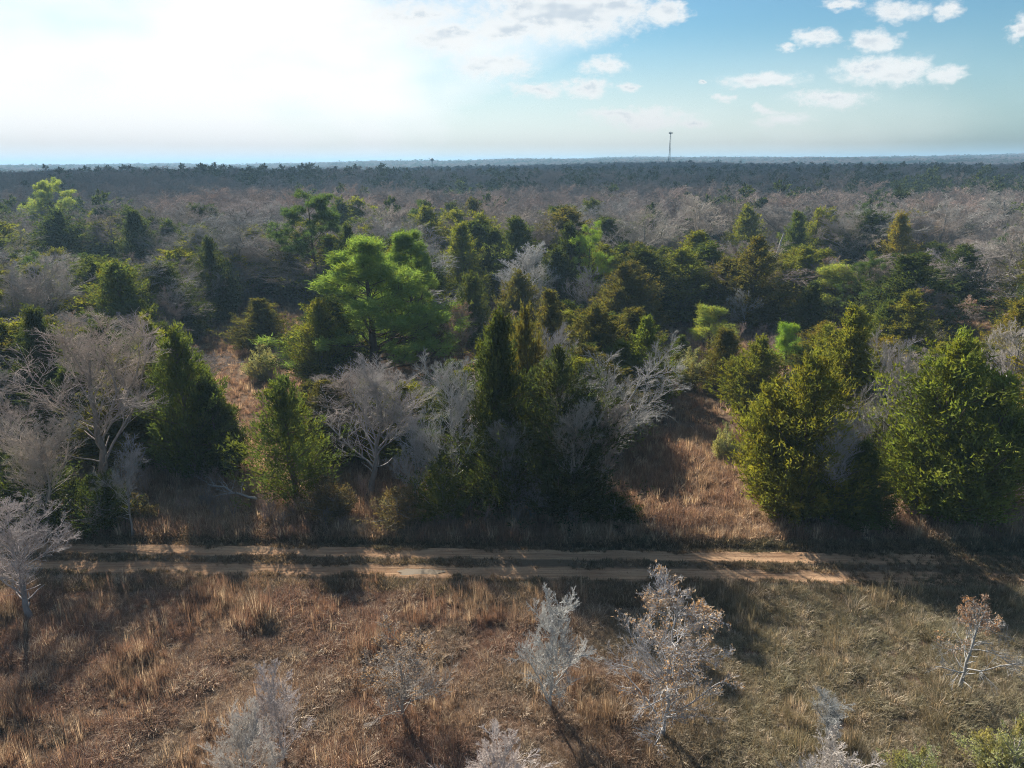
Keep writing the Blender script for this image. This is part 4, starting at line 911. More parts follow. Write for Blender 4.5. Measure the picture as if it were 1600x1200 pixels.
    ('cedar', 56.5, 70.3, 11.1, 4.7, 'dark', 'beyond and right of the golden olive cedar, nearest'),
    ('cedar', 58.9, 69.1, 9.8, 3.7, 'olive', 'beyond and right of the golden olive cedar, nearest'),
    ('cedar', -63.4, 72.4, 10.0, 4.7, 'olive', 'left of the spreading oak with dark limbs, second nearest'),
    ('cedar', -60.3, 74.6, 10.3, 3.5, 'dark', 'left of the spreading oak with dark limbs, nearest'),
    ('cedar', -56.0, 74.4, 10.2, 4.5, 'olive', 'left of the spreading oak with dark limbs, nearest'),
    ('leafoak', -0.4, 73.5, 5.1, 2.4, 'leafoak', 'beyond and right of the big bright green pine'),
    ('cedar', 8.3, 72.5, 5.6, 2.8, 'brown', 'before and left of the brown-green pointed cedar'),
    ('cedar', 55.5, 72.2, 8.6, 3.0, 'gold', 'beyond and right of the golden olive cedar'),
    ('cedar', 60.7, 72.2, 8.1, 3.9, 'dark', 'beyond and right of the golden olive cedar, second nearest'),
    ('cedar', 62.9, 74.9, 11.1, 4.5, 'dark', 'beyond and right of the golden olive cedar, third nearest'),
    ('cedar', -66.0, 77.1, 7.9, 2.7, 'mid', 'left of the spreading oak with dark limbs, second nearest'),
    ('bare', -63.6, 76.9, 10.7, 5.9, 'bare', 'left of the spreading oak with dark limbs'),
    ('cedar', -57.5, 76.3, 11.4, 3.8, 'brown', 'left of the spreading oak with dark limbs, nearest'),
    ('cedar', -55.2, 78.5, 8.7, 4.0, 'dark', 'beyond and left of the spreading oak with dark limbs, nearest'),
    ('cedar', -43.1, 77.7, 10.0, 4.0, 'olive', 'beyond and left of the broad mid green cedar'),
    ('bare', -38.0, 77.2, 7.5, 5.3, 'bare', 'beyond and right of the broad mid green cedar'),
    ('cedar', -21.0, 76.1, 5.4, 2.8, 'dark', 'right of the small rounded cedar, nearest'),
    ('cedar', -11.8, 76.8, 9.0, 3.1, 'brown', 'beyond the big bright green pine'),
    ('leafoak', 45.7, 77.3, 7.1, 2.7, 'leafoak', 'beyond the golden olive cedar'),
    ('bare', 59.3, 77.7, 8.3, 5.3, 'bare', 'beyond and right of the golden olive cedar'),
    ('cedar', 63.6, 76.0, 10.1, 3.8, 'dark', 'beyond and right of the golden olive cedar, fourth nearest'),
    ('cedar', 66.5, 77.7, 10.8, 4.1, 'olive', 'beyond and right of the golden olive cedar, second nearest'),
    ('cedar', -68.8, 81.5, 7.6, 2.9, 'brown', 'left of the spreading oak with dark limbs, second nearest'),
    ('cedar', -64.4, 81.0, 8.5, 2.9, 'dark', 'left of the spreading oak with dark limbs, second nearest'),
    ('cedar', -61.4, 79.4, 10.1, 3.5, 'mid', 'left of the spreading oak with dark limbs, nearest'),
    ('cedar', -54.0, 80.8, 9.4, 3.7, 'olive', 'beyond and left of the spreading oak with dark limbs, nearest'),
    ('bare', -51.1, 79.5, 9.6, 6.6, 'bare', 'beyond and left of the spreading oak with dark limbs, nearest'),
    ('cedar', -48.0, 82.3, 9.5, 4.6, 'dark', 'beyond the spreading oak with dark limbs'),
    ('bare', -43.2, 79.5, 10.2, 7.0, 'bare', 'beyond the broad mid green cedar, nearest'),
    ('cedar', -39.7, 80.6, 9.5, 4.2, 'dark', 'beyond the broad mid green cedar'),
    ('cedar', -13.4, 80.3, 10.1, 4.2, 'dark', 'right of the small rounded cedar, second nearest'),
    ('cedar', 45.1, 81.0, 9.8, 4.6, 'dark', 'before the pale yellow pine'),
    ('cedar', 63.1, 81.0, 8.4, 3.1, 'dark', 'before and right of the pale yellow pine, second nearest'),
    ('cedar', 67.1, 79.5, 10.0, 3.3, 'mid', 'beyond and right of the golden olive cedar'),
    ('cedar', 71.6, 80.7, 7.6, 3.5, 'dark', 'beyond and right of the golden olive cedar, fifth nearest'),
    ('cedar', -71.2, 83.8, 7.9, 3.0, 'dark', 'left of the spreading oak with dark limbs, third nearest'),
    ('bare', -68.7, 85.9, 10.1, 5.7, 'bare', 'beyond and left of the spreading oak with dark limbs, seventh nearest'),
    ('bare', -62.9, 84.6, 8.2, 6.0, 'bare', 'beyond and left of the spreading oak with dark limbs, fourth nearest'),
    ('bare', -59.0, 86.5, 9.3, 7.3, 'bare', 'beyond and left of the spreading oak with dark limbs, second nearest'),
    ('pine', -56.0, 83.3, 10.4, 2.7, 'pine', 'beyond and left of the spreading oak with dark limbs'),
    ('bare', -48.8, 86.3, 8.7, 6.3, 'bare', 'beyond the spreading oak with dark limbs, nearest'),
    ('cedar', -44.6, 83.7, 8.1, 3.9, 'olive', 'beyond and right of the spreading oak with dark limbs'),
    ('bare', -41.5, 86.1, 9.3, 4.9, 'bare', 'beyond the broad mid green cedar, second nearest'),
    ('cedar', -12.7, 86.2, 9.2, 3.6, 'mid', 'before the olive cedar beside the bright pine'),
    ('bare', -10.5, 86.4, 7.5, 6.0, 'bare', 'before and left of the whitish dead tree'),
    ('cedar', 14.2, 83.7, 9.0, 3.7, 'brown', 'beyond and right of the brown-green pointed cedar'),
    ('leafoak', 27.2, 86.0, 3.7, 1.7, 'leafoak', 'before and left of the large pointed dark cedar'),
    ('cedar', 48.5, 85.1, 9.5, 4.6, 'dark', 'before and right of the pale yellow pine, nearest'),
    ('leafoak', 67.1, 86.5, 7.7, 2.9, 'leafoak', 'right of the pale yellow pine, second nearest'),
    ('cedar', 70.2, 85.2, 10.9, 5.3, 'olive', 'right of the pale yellow pine'),
    ('cedar', -70.2, 89.3, 10.3, 5.1, 'olive', 'beyond and left of the spreading oak with dark limbs, second nearest'),
    ('bare', -65.5, 87.6, 9.1, 5.6, 'bare', 'beyond and left of the spreading oak with dark limbs, fifth nearest'),
    ('bare', -63.7, 90.5, 9.5, 6.4, 'bare', 'beyond and left of the spreading oak with dark limbs, sixth nearest'),
    ('bare', -59.2, 87.8, 8.7, 6.3, 'bare', 'beyond and left of the spreading oak with dark limbs, third nearest'),
    ('cedar', -52.1, 88.5, 9.1, 3.7, 'mid', 'beyond the spreading oak with dark limbs'),
    ('bare', -49.2, 86.9, 8.8, 5.0, 'bare', 'beyond the spreading oak with dark limbs, second nearest'),
    ('cedar', -14.5, 89.2, 10.2, 4.0, 'olive', 'before and left of the olive cedar beside the bright pine'),
    ('cedar', -10.9, 90.0, 8.2, 3.2, 'dark', 'before the olive cedar beside the bright pine'),
    ('leafoak', 11.5, 90.0, 4.6, 1.9, 'leafoak', 'before the compact bright pine'),
    ('cedar', 16.7, 90.0, 9.8, 5.2, 'dark', 'before and right of the compact bright pine'),
    ('pine', 44.2, 87.7, 9.6, 2.5, 'pine', 'before the pale yellow pine'),
    ('bare', 49.4, 89.7, 8.9, 5.4, 'bare', 'before and right of the pale yellow pine'),
    ('bare', 70.7, 88.8, 8.7, 6.3, 'bare', 'before the golden green cedar, third nearest'),
    ('bare', 75.5, 87.4, 10.5, 7.4, 'bare', 'before and right of the golden green cedar, fourth nearest'),
    ('bare', -78.2, 92.3, 12.5, 6.6, 'bare', 'before the wide dark cedar, fourth nearest'),
    ('cedar', -73.4, 93.4, 12.6, 4.3, 'mid', 'before the wide dark cedar, third nearest'),
    ('bare', -66.8, 92.9, 9.4, 7.9, 'bare', 'beyond and left of the spreading oak with dark limbs, eighth nearest'),
    ('cedar', -63.9, 91.9, 9.0, 5.2, 'dark', 'beyond and left of the spreading oak with dark limbs, second nearest'),
    ('bare', -55.6, 91.9, 9.3, 6.9, 'bare', 'beyond the spreading oak with dark limbs, third nearest'),
    ('cedar', -53.1, 91.5, 8.4, 4.6, 'brown', 'beyond the spreading oak with dark limbs'),
    ('bare', -48.9, 93.6, 9.2, 7.2, 'bare', 'before and left of the pinkish brown young tree'),
    ('cedar', -18.0, 94.1, 7.8, 3.6, 'dark', 'before and right of the tall dark pine'),
    ('cedar', -14.7, 93.2, 11.5, 4.4, 'dark', 'before and left of the olive cedar beside the bright pine'),
    ('leafoak', 0.7, 91.0, 5.1, 2.1, 'leafoak', 'before the whitish dead tree'),
    ('cedar', 21.7, 91.8, 9.4, 4.2, 'olive', 'beyond and left of the large pointed dark cedar'),
    ('bare', 31.4, 94.0, 9.5, 8.1, 'bare', 'beyond the large pointed dark cedar'),
    ('cedar', 50.0, 93.5, 8.1, 4.1, 'dark', 'right of the pale yellow pine, nearest'),
    ('cedar', 69.9, 93.7, 8.4, 4.8, 'olive', 'before the golden green cedar'),
    ('pine', 75.5, 93.1, 12.8, 3.1, 'pine', 'before and right of the golden green cedar'),
    ('bare', -79.9, 97.1, 12.6, 9.1, 'bare', 'before the wide dark cedar, third nearest'),
    ('bare', -73.7, 97.3, 13.3, 9.1, 'bare', 'before the wide dark cedar, second nearest'),
    ('bare', -63.9, 96.0, 8.7, 7.1, 'bare', 'left of the pinkish brown young tree'),
    ('cedar', -57.9, 98.8, 8.3, 4.1, 'dark', 'left of the pinkish brown young tree, second nearest'),
    ('cedar', -54.4, 98.7, 7.4, 3.2, 'dark', 'left of the pinkish brown young tree, nearest'),
    ('cedar', -44.9, 96.4, 9.1, 5.0, 'olive', 'before and left of the pinkish brown young tree'),
    ('leafoak', -17.4, 99.2, 6.5, 2.5, 'leafoak', 'left of the olive cedar beside the bright pine'),
    ('bare', -14.3, 97.8, 11.9, 6.6, 'bare', 'before and left of the olive cedar beside the bright pine'),
    ('cedar', 17.7, 99.2, 9.3, 3.8, 'brown', 'right of the compact bright pine'),
    ('bare', 24.0, 97.6, 8.1, 5.2, 'bare', 'beyond and left of the large pointed dark cedar'),
    ('cedar', 26.7, 98.3, 9.5, 4.8, 'mid', 'beyond the large pointed dark cedar'),
    ('cedar', 32.5, 98.8, 9.0, 4.2, 'mid', 'beyond and left of the pale yellow pine'),
    ('cedar', 39.9, 97.5, 8.9, 3.7, 'olive', 'beyond and left of the pale yellow pine, nearest'),
    ('leafoak', 42.3, 95.8, 7.8, 3.0, 'leafoak', 'beyond the pale yellow pine'),
    ('leafoak', 46.8, 96.8, 5.2, 2.0, 'leafoak', 'beyond and right of the pale yellow pine'),
    ('leafoak', 52.1, 95.5, 7.9, 3.0, 'leafoak', 'right of the pale yellow pine, nearest'),
    ('cedar', 60.8, 96.0, 9.1, 3.6, 'dark', 'right of the pale yellow pine, second nearest'),
    ('bare', 65.0, 96.4, 9.1, 7.1, 'bare', 'before the golden green cedar, second nearest'),
    ('bare', 70.2, 99.1, 10.6, 6.4, 'bare', 'before and right of the golden green cedar, third nearest'),
    ('cedar', 75.6, 98.0, 13.0, 5.9, 'olive', 'before and right of the golden green cedar'),
    ('cedar', 78.1, 98.2, 13.1, 4.9, 'gold', 'before and right of the golden green cedar'),
    ('cedar', -83.5, 102.9, 12.0, 4.4, 'olive', 'before and left of the wide dark cedar'),
    ('bare', -80.3, 103.7, 12.5, 8.0, 'bare', 'before the wide dark cedar, nearest'),
    ('cedar', -73.8, 102.2, 10.4, 5.0, 'mid', 'before the wide dark cedar, second nearest'),
    ('pine', -62.7, 103.9, 8.0, 2.3, 'pine', 'before and right of the wide dark cedar'),
    ('bare', -30.8, 103.5, 7.1, 5.3, 'bare', 'beyond and left of the tall dark pine'),
    ('leafoak', -17.9, 101.0, 6.7, 2.5, 'leafoak', 'right of the tall dark pine'),
    ('bare', -15.2, 103.7, 11.3, 6.3, 'bare', 'left of the olive cedar beside the bright pine'),
    ('cedar', 13.2, 100.9, 8.9, 4.3, 'olive', 'beyond and right of the compact bright pine'),
    ('cedar', 16.3, 103.9, 8.6, 3.8, 'dark', 'beyond and right of the compact bright pine, nearest'),
    ('cedar', 22.1, 104.1, 8.2, 3.9, 'mid', 'beyond and right of the compact bright pine'),
    ('cedar', 26.5, 102.6, 10.6, 4.3, 'olive', 'beyond the large pointed dark cedar'),
    ('cedar', 34.5, 100.2, 9.0, 4.4, 'olive', 'beyond and left of the pale yellow pine, second nearest'),
    ('cedar', 40.9, 102.3, 7.9, 4.4, 'olive', 'beyond the pale yellow pine, nearest'),
    ('cedar', 44.7, 103.2, 7.8, 4.5, 'olive', 'beyond the pale yellow pine, second nearest'),
    ('bare', 65.3, 103.2, 7.8, 5.6, 'bare', 'before the golden green cedar, nearest'),
    ('bare', 70.2, 100.3, 11.3, 7.6, 'bare', 'before and right of the golden green cedar, second nearest'),
    ('cedar', 78.1, 102.3, 10.7, 4.9, 'dark', 'before and right of the golden green cedar, nearest'),
    ('leafoak', 83.0, 102.1, 7.9, 3.0, 'leafoak', 'before and right of the golden green cedar'),
    ('bare', -85.7, 108.6, 12.4, 6.8, 'bare', 'before and left of the wide dark cedar, second nearest'),
    ('cedar', -79.4, 107.5, 12.5, 5.7, 'mid', 'before the wide dark cedar, nearest'),
    ('cedar', -69.1, 108.5, 7.9, 4.4, 'olive', 'before and right of the wide dark cedar'),
    ('bare', -51.2, 107.5, 7.7, 6.9, 'bare', 'beyond and left of the pinkish brown young tree, nearest'),
    ('cedar', -46.5, 107.7, 11.1, 5.1, 'olive', 'beyond and left of the pinkish brown young tree'),
    ('bare', -40.1, 107.6, 13.2, 8.5, 'bare', 'beyond the pinkish brown young tree, nearest'),
    ('bare', -34.0, 107.8, 10.2, 9.5, 'bare', 'beyond and right of the pinkish brown young tree, nearest'),
    ('cedar', -32.1, 108.5, 10.2, 4.3, 'brown', 'beyond and left of the tall dark pine'),
    ('cedar', -26.3, 104.7, 10.2, 4.6, 'olive', 'beyond and right of the tall dark pine'),
    ('cedar', -20.2, 105.5, 10.0, 4.9, 'dark', 'beyond and right of the tall dark pine'),
    ('bare', -15.5, 108.3, 11.6, 8.3, 'bare', 'beyond and left of the olive cedar beside the bright pine, nearest'),
    ('leafoak', -8.0, 108.9, 7.1, 2.7, 'leafoak', 'beyond the olive cedar beside the bright pine'),
    ('cedar', 8.1, 108.5, 10.3, 4.3, 'brown', 'beyond the compact bright pine'),
    ('cedar', 20.8, 107.5, 7.8, 4.3, 'dark', 'beyond and right of the compact bright pine, second nearest'),
    ('cedar', 42.6, 107.3, 7.8, 3.6, 'dark', 'beyond the pale yellow pine'),
    ('bare', 73.9, 105.9, 10.0, 6.9, 'bare', 'before and right of the golden green cedar, nearest'),
    ('cedar', 81.9, 106.7, 11.6, 4.8, 'dark', 'before and right of the golden green cedar, second nearest'),
    ('bare', 88.0, 106.1, 13.3, 9.0, 'bare', 'before and right of the pale wide bare oak, fifth nearest'),
    ('cedar', -86.3, 113.6, 11.3, 4.0, 'mid', 'before and left of the wide dark cedar'),
    ('bare', -84.7, 113.4, 12.8, 9.3, 'bare', 'before and left of the wide dark cedar, nearest'),
    ('cedar', -48.2, 112.0, 11.1, 5.5, 'dark', 'beyond and left of the pinkish brown young tree'),
    ('bare', -43.3, 113.6, 12.2, 6.9, 'bare', 'beyond the pinkish brown young tree, second nearest'),
    ('cedar', -35.9, 113.7, 10.2, 4.8, 'dark', 'beyond and right of the pinkish brown young tree'),
    ('bare', -29.6, 110.0, 10.2, 8.4, 'bare', 'beyond the tall dark pine, nearest'),
    ('bare', -26.2, 111.3, 10.2, 8.5, 'bare', 'beyond the tall dark pine, second nearest'),
    ('bare', -19.4, 113.6, 11.8, 8.2, 'bare', 'beyond and right of the tall dark pine'),
    ('bare', -15.5, 112.7, 11.8, 6.4, 'bare', 'beyond and left of the olive cedar beside the bright pine, second nearest'),
    ('cedar', -5.7, 112.5, 11.4, 4.2, 'dark', 'beyond the olive cedar beside the bright pine, nearest'),
    ('cedar', -2.5, 109.7, 10.4, 3.7, 'dark', 'beyond and right of the olive cedar beside the bright pine'),
    ('bare', 4.9, 114.0, 12.7, 6.8, 'bare', 'beyond and right of the olive cedar beside the bright pine'),
    ('cedar', 8.8, 113.9, 13.1, 6.0, 'brown', 'before and left of the great round-crowned oak'),
    ('bare', 37.9, 113.4, 8.4, 5.8, 'bare', 'before and right of the great round-crowned oak'),
    ('bare', 74.3, 113.3, 8.2, 7.3, 'bare', 'right of the golden green cedar'),
    ('bare', 81.3, 110.5, 9.3, 7.1, 'bare', 'before the pale wide bare oak'),
    ('bare', 85.1, 113.4, 9.6, 8.2, 'bare', 'before and right of the pale wide bare oak, fourth nearest'),
    ('cedar', 92.1, 111.3, 11.1, 5.1, 'gold', 'before and right of the pale wide bare oak'),
    ('cedar', -93.9, 118.2, 11.4, 5.1, 'dark', 'left of the wide dark cedar'),
    ('bare', -86.4, 118.3, 12.7, 7.1, 'bare', 'left of the wide dark cedar, nearest'),
    ('cedar', -84.0, 117.2, 12.5, 6.0, 'olive', 'left of the wide dark cedar, nearest'),
    ('bare', -51.3, 115.4, 10.1, 7.3, 'bare', 'beyond and left of the pinkish brown young tree, second nearest'),
    ('bare', -43.9, 119.2, 11.1, 7.5, 'bare', 'beyond the pinkish brown young tree, third nearest'),
    ('cedar', -42.2, 117.8, 10.2, 4.1, 'olive', 'beyond the pinkish brown young tree, nearest'),
    ('bare', -34.6, 116.6, 10.2, 9.4, 'bare', 'beyond and right of the pinkish brown young tree, second nearest'),
    ('pine', -27.9, 119.3, 10.2, 3.1, 'pine', 'beyond the tall dark pine, nearest'),
    ('bare', -23.2, 115.9, 10.2, 7.6, 'bare', 'beyond the tall dark pine, third nearest'),
    ('bare', -13.7, 117.5, 12.6, 7.3, 'bare', 'beyond and left of the olive cedar beside the bright pine, third nearest'),
    ('cedar', -8.6, 116.7, 10.0, 3.4, 'olive', 'beyond the olive cedar beside the bright pine, second nearest'),
    ('cedar', -4.8, 116.3, 12.2, 4.9, 'olive', 'beyond the olive cedar beside the bright pine, nearest'),
    ('bare', 4.5, 119.2, 12.5, 9.1, 'bare', 'left of the great round-crowned oak, second nearest'),
    ('cedar', 6.9, 117.4, 10.5, 5.0, 'olive', 'left of the great round-crowned oak'),
    ('cedar', 31.5, 118.5, 8.8, 3.8, 'dark', 'before and right of the great round-crowned oak'),
    ('cedar', 69.2, 117.6, 7.3, 3.9, 'dark', 'right of the golden green cedar'),
    ('pine', 78.6, 115.3, 8.8, 2.6, 'pine', 'before the pale wide bare oak'),
    ('bare', 89.2, 117.5, 11.5, 6.9, 'bare', 'before and right of the pale wide bare oak, second nearest'),
    ('bare', 92.0, 119.1, 12.1, 8.1, 'bare', 'before and right of the pale wide bare oak, third nearest'),
    ('cedar', -99.2, 123.3, 12.1, 4.8, 'olive', 'left of the wide dark cedar, second nearest'),
    ('bare', -90.2, 124.2, 11.2, 6.5, 'bare', 'left of the wide dark cedar, second nearest'),
    ('cedar', -58.2, 123.9, 10.9, 3.9, 'dark', 'right of the wide dark cedar'),
    ('bare', -54.3, 120.5, 11.7, 6.3, 'bare', 'right of the wide dark cedar, nearest'),
    ('cedar', -43.9, 122.2, 10.2, 4.5, 'olive', 'beyond the pinkish brown young tree, second nearest'),
    ('bare', -41.3, 124.7, 10.2, 9.2, 'bare', 'beyond the pinkish brown young tree, fourth nearest'),
    ('bare', -31.9, 123.7, 10.2, 7.3, 'bare', 'beyond the tall dark pine, fifth nearest'),
    ('bare', -28.3, 123.5, 10.2, 7.1, 'bare', 'beyond the tall dark pine, fourth nearest'),
    ('cedar', -23.5, 122.8, 10.2, 4.5, 'olive', 'beyond the tall dark pine'),
    ('cedar', -14.4, 121.6, 13.0, 5.2, 'olive', 'beyond the olive cedar beside the bright pine, third nearest'),
    ('bare', -8.1, 123.6, 11.1, 6.0, 'bare', 'beyond the olive cedar beside the bright pine, nearest'),
    ('bare', -1.0, 123.1, 11.5, 6.3, 'bare', 'beyond the olive cedar beside the bright pine, second nearest'),
    ('bare', 2.7, 120.5, 11.1, 7.1, 'bare', 'left of the great round-crowned oak, third nearest'),
    ('bare', 9.7, 123.6, 11.2, 7.3, 'bare', 'left of the great round-crowned oak, nearest'),
    ('cedar', 61.3, 124.2, 11.6, 5.7, 'dark', 'beyond the golden green cedar'),
    ('bare', 86.0, 120.7, 9.4, 7.3, 'bare', 'before and right of the pale wide bare oak, nearest'),
    ('bare', 92.5, 124.5, 8.9, 7.8, 'bare', 'right of the pale wide bare oak, third nearest'),
    ('bare', 98.0, 124.3, 11.1, 7.5, 'bare', 'right of the pale wide bare oak, sixth nearest'),
    ('cedar', -102.9, 126.8, 12.7, 4.4, 'olive', 'left of the wide dark cedar, third nearest'),
    ('cedar', -93.3, 130.7, 12.6, 4.3, 'dark', 'beyond and left of the wide dark cedar'),
    ('cedar', -73.2, 128.2, 10.5, 5.5, 'olive', 'beyond the wide dark cedar'),
    ('bare', -70.6, 128.7, 13.1, 9.0, 'bare', 'beyond and right of the wide dark cedar, nearest'),
    ('bare', -60.9, 129.3, 13.6, 9.3, 'bare', 'beyond and right of the wide dark cedar, second nearest'),
    ('bare', -57.6, 128.5, 11.9, 6.4, 'bare', 'beyond and right of the wide dark cedar, third nearest'),
    ('bare', -50.6, 130.1, 12.2, 7.7, 'bare', 'right of the wide dark cedar, second nearest'),
    ('cedar', -41.8, 126.1, 10.2, 4.9, 'dark', 'beyond the pinkish brown young tree'),
    ('bare', -35.2, 125.9, 10.2, 8.0, 'bare', 'beyond the pinkish brown young tree, fifth nearest'),
    ('bare', -30.2, 127.3, 10.2, 9.0, 'bare', 'beyond the tall dark pine, sixth nearest'),
    ('bare', -23.9, 128.2, 10.2, 7.1, 'bare', 'beyond the tall dark pine, seventh nearest'),
    ('bare', -16.7, 129.0, 12.0, 7.1, 'bare', 'beyond the olive cedar beside the bright pine, third nearest'),
    ('cedar', -9.8, 130.7, 12.2, 4.8, 'olive', 'beyond the olive cedar beside the bright pine, fourth nearest'),
    ('bare', -0.3, 129.1, 12.5, 9.2, 'bare', 'left of the great round-crowned oak, fifth nearest'),
    ('bare', 3.4, 130.4, 12.9, 8.6, 'bare', 'left of the great round-crowned oak, fourth nearest'),
    ('cedar', 8.7, 130.6, 12.4, 6.1, 'dark', 'beyond and left of the great round-crowned oak, second nearest'),
    ('cedar', 16.8, 128.8, 10.8, 5.2, 'dark', 'beyond and left of the great round-crowned oak, nearest'),
    ('bare', 64.5, 126.3, 11.9, 7.7, 'bare', 'beyond the golden green cedar, nearest'),
    ('bare', 88.0, 129.3, 9.4, 6.0, 'bare', 'right of the pale wide bare oak, nearest'),
    ('bare', 97.5, 127.7, 13.6, 8.3, 'bare', 'right of the pale wide bare oak, fifth nearest'),
    ('cedar', 101.8, 127.3, 12.0, 5.8, 'brown', 'right of the pale wide bare oak'),
    ('bare', -107.3, 132.8, 13.5, 9.5, 'bare', 'before the lone yellow-green pine, third nearest'),
    ('bare', -103.7, 133.2, 13.2, 9.2, 'bare', 'before the lone yellow-green pine, second nearest'),
    ('bare', -95.9, 132.8, 13.4, 8.5, 'bare', 'beyond and left of the wide dark cedar'),
    ('bare', -75.1, 135.4, 11.2, 8.7, 'bare', 'beyond the wide dark cedar, nearest'),
    ('cedar', -66.5, 135.2, 10.6, 5.2, 'dark', 'beyond and right of the wide dark cedar, nearest'),
    ('bare', -61.8, 135.8, 12.6, 7.7, 'bare', 'beyond and right of the wide dark cedar, fourth nearest'),
    ('bare', -56.6, 133.2, 12.7, 8.3, 'bare', 'beyond and right of the wide dark cedar, sixth nearest'),
    ('bare', -49.7, 132.4, 12.8, 9.1, 'bare', 'beyond and right of the wide dark cedar, seventh nearest'),
    ('bare', -41.4, 133.5, 10.2, 6.6, 'bare', 'beyond the pinkish brown young tree, sixth nearest'),
    ('cedar', -37.2, 133.8, 10.2, 5.0, 'olive', 'beyond the pinkish brown young tree, third nearest'),
    ('bare', -25.6, 134.0, 10.2, 7.1, 'bare', 'beyond the tall dark pine, eighth nearest'),
    ('bare', -18.5, 135.2, 12.5, 9.0, 'bare', 'beyond the tall dark pine, ninth nearest'),
    ('cedar', -15.9, 136.4, 10.6, 5.3, 'dark', 'beyond the olive cedar beside the bright pine, second nearest'),
    ('bare', -8.5, 132.5, 13.3, 8.6, 'bare', 'beyond the olive cedar beside the bright pine, fourth nearest'),
    ('bare', 2.2, 134.3, 12.2, 8.3, 'bare', 'beyond and left of the great round-crowned oak, third nearest'),
    ('bare', 6.9, 132.4, 12.6, 7.4, 'bare', 'beyond and left of the great round-crowned oak, second nearest'),
    ('bare', 12.0, 135.4, 12.2, 8.0, 'bare', 'beyond and left of the great round-crowned oak, nearest'),
    ('bare', 19.4, 134.7, 12.3, 7.6, 'bare', 'beyond the great round-crowned oak, second nearest'),
    ('bare', 24.4, 134.3, 11.4, 6.4, 'bare', 'beyond the great round-crowned oak, nearest'),
    ('bare', 32.6, 135.5, 7.9, 5.7, 'bare', 'before and left of the second great bare oak'),
    ('bare', 57.0, 135.8, 12.9, 8.6, 'bare', 'beyond the golden green cedar, third nearest'),
    ('bare', 60.2, 133.0, 11.2, 6.0, 'bare', 'beyond the golden green cedar, second nearest'),
    ('bare', 69.4, 132.8, 12.4, 8.8, 'bare', 'beyond and left of the pale wide bare oak, nearest'),
    ('bare', 79.2, 134.9, 12.0, 6.8, 'bare', 'beyond the pale wide bare oak, nearest'),
    ('bare', 88.7, 131.9, 8.9, 5.9, 'bare', 'right of the pale wide bare oak, second nearest'),
    ('bare', 93.4, 134.9, 8.2, 5.8, 'bare', 'right of the pale wide bare oak, fourth nearest'),
    ('bare', 104.6, 134.7, 11.5, 7.9, 'bare', 'before the bare oak on the rise, fourth nearest'),
    ('bare', 108.7, 135.3, 12.7, 9.1, 'bare', 'before the bare oak on the rise, third nearest'),
    ('bare', -109.8, 140.9, 11.8, 7.7, 'bare', 'before and left of the lone yellow-green pine, second nearest'),
    ('cedar', -103.0, 138.4, 11.0, 4.2, 'olive', 'before the lone yellow-green pine'),
    ('cedar', -76.6, 140.8, 10.4, 4.7, 'brown', 'beyond the wide dark cedar'),
    ('bare', -65.8, 140.7, 13.3, 6.9, 'bare', 'beyond and right of the wide dark cedar, fifth nearest'),
    ('cedar', -61.0, 141.9, 12.7, 5.8, 'dark', 'beyond and right of the wide dark cedar, second nearest'),
    ('bare', -53.9, 141.9, 11.2, 6.5, 'bare', 'beyond and right of the wide dark cedar, eighth nearest'),
    ('bare', -46.0, 139.6, 10.2, 8.9, 'bare', 'beyond and right of the wide dark cedar, eleventh nearest'),
    ('cedar', -40.5, 138.7, 10.2, 5.8, 'mid', 'beyond the pinkish brown young tree, nearest'),
    ('cedar', -30.2, 142.0, 10.2, 5.1, 'mid', 'beyond the pinkish brown young tree, second nearest'),
    ('cedar', -26.4, 137.5, 10.2, 4.4, 'mid', 'beyond the tall dark pine'),
    ('cedar', -16.5, 140.2, 12.7, 4.6, 'dark', 'beyond the olive cedar beside the bright pine, third nearest'),
    ('bare', -8.6, 142.0, 12.1, 6.4, 'bare', 'beyond and left of the great round-crowned oak, ninth nearest'),
    ('bare', -4.1, 139.9, 12.1, 7.3, 'bare', 'beyond and left of the great round-crowned oak, sixth nearest'),
    ('bare', 4.9, 138.8, 11.1, 7.0, 'bare', 'beyond and left of the great round-crowned oak, fourth nearest'),
    ('cedar', 8.3, 137.9, 11.2, 4.1, 'mid', 'beyond and left of the great round-crowned oak, nearest'),
    ('bare', 19.0, 139.6, 13.0, 7.9, 'bare', 'beyond the great round-crowned oak, third nearest'),
    ('cedar', 26.5, 141.4, 10.2, 5.1, 'mid', 'before and left of the second great bare oak'),
    ('bare', 51.6, 141.9, 11.1, 6.2, 'bare', 'before and right of the second great bare oak'),
    ('bare', 58.4, 140.6, 13.6, 9.2, 'bare', 'right of the second great bare oak, third nearest'),
    ('bare', 69.8, 137.7, 12.2, 7.4, 'bare', 'beyond and left of the pale wide bare oak, second nearest'),
    ('cedar', 76.6, 138.5, 10.9, 3.9, 'gold', 'beyond the pale wide bare oak'),
    ('bare', 81.2, 141.5, 13.7, 9.8, 'bare', 'beyond the pale wide bare oak, second nearest'),
    ('cedar', 103.7, 139.1, 13.2, 6.0, 'mid', 'before the bare oak on the rise'),
    ('bare', 110.1, 141.3, 12.0, 7.4, 'bare', 'before the bare oak on the rise, second nearest'),
    ('bare', -121.8, 149.1, 12.8, 9.4, 'bare', 'before and left of the lone yellow-green pine, fourth nearest'),
    ('bare', -115.6, 143.8, 11.8, 8.5, 'bare', 'before and left of the lone yellow-green pine, third nearest'),
    ('cedar', -104.8, 149.2, 12.7, 5.4, 'dark', 'before the lone yellow-green pine'),
    ('bare', -99.1, 143.8, 12.0, 6.6, 'bare', 'before the lone yellow-green pine, nearest'),
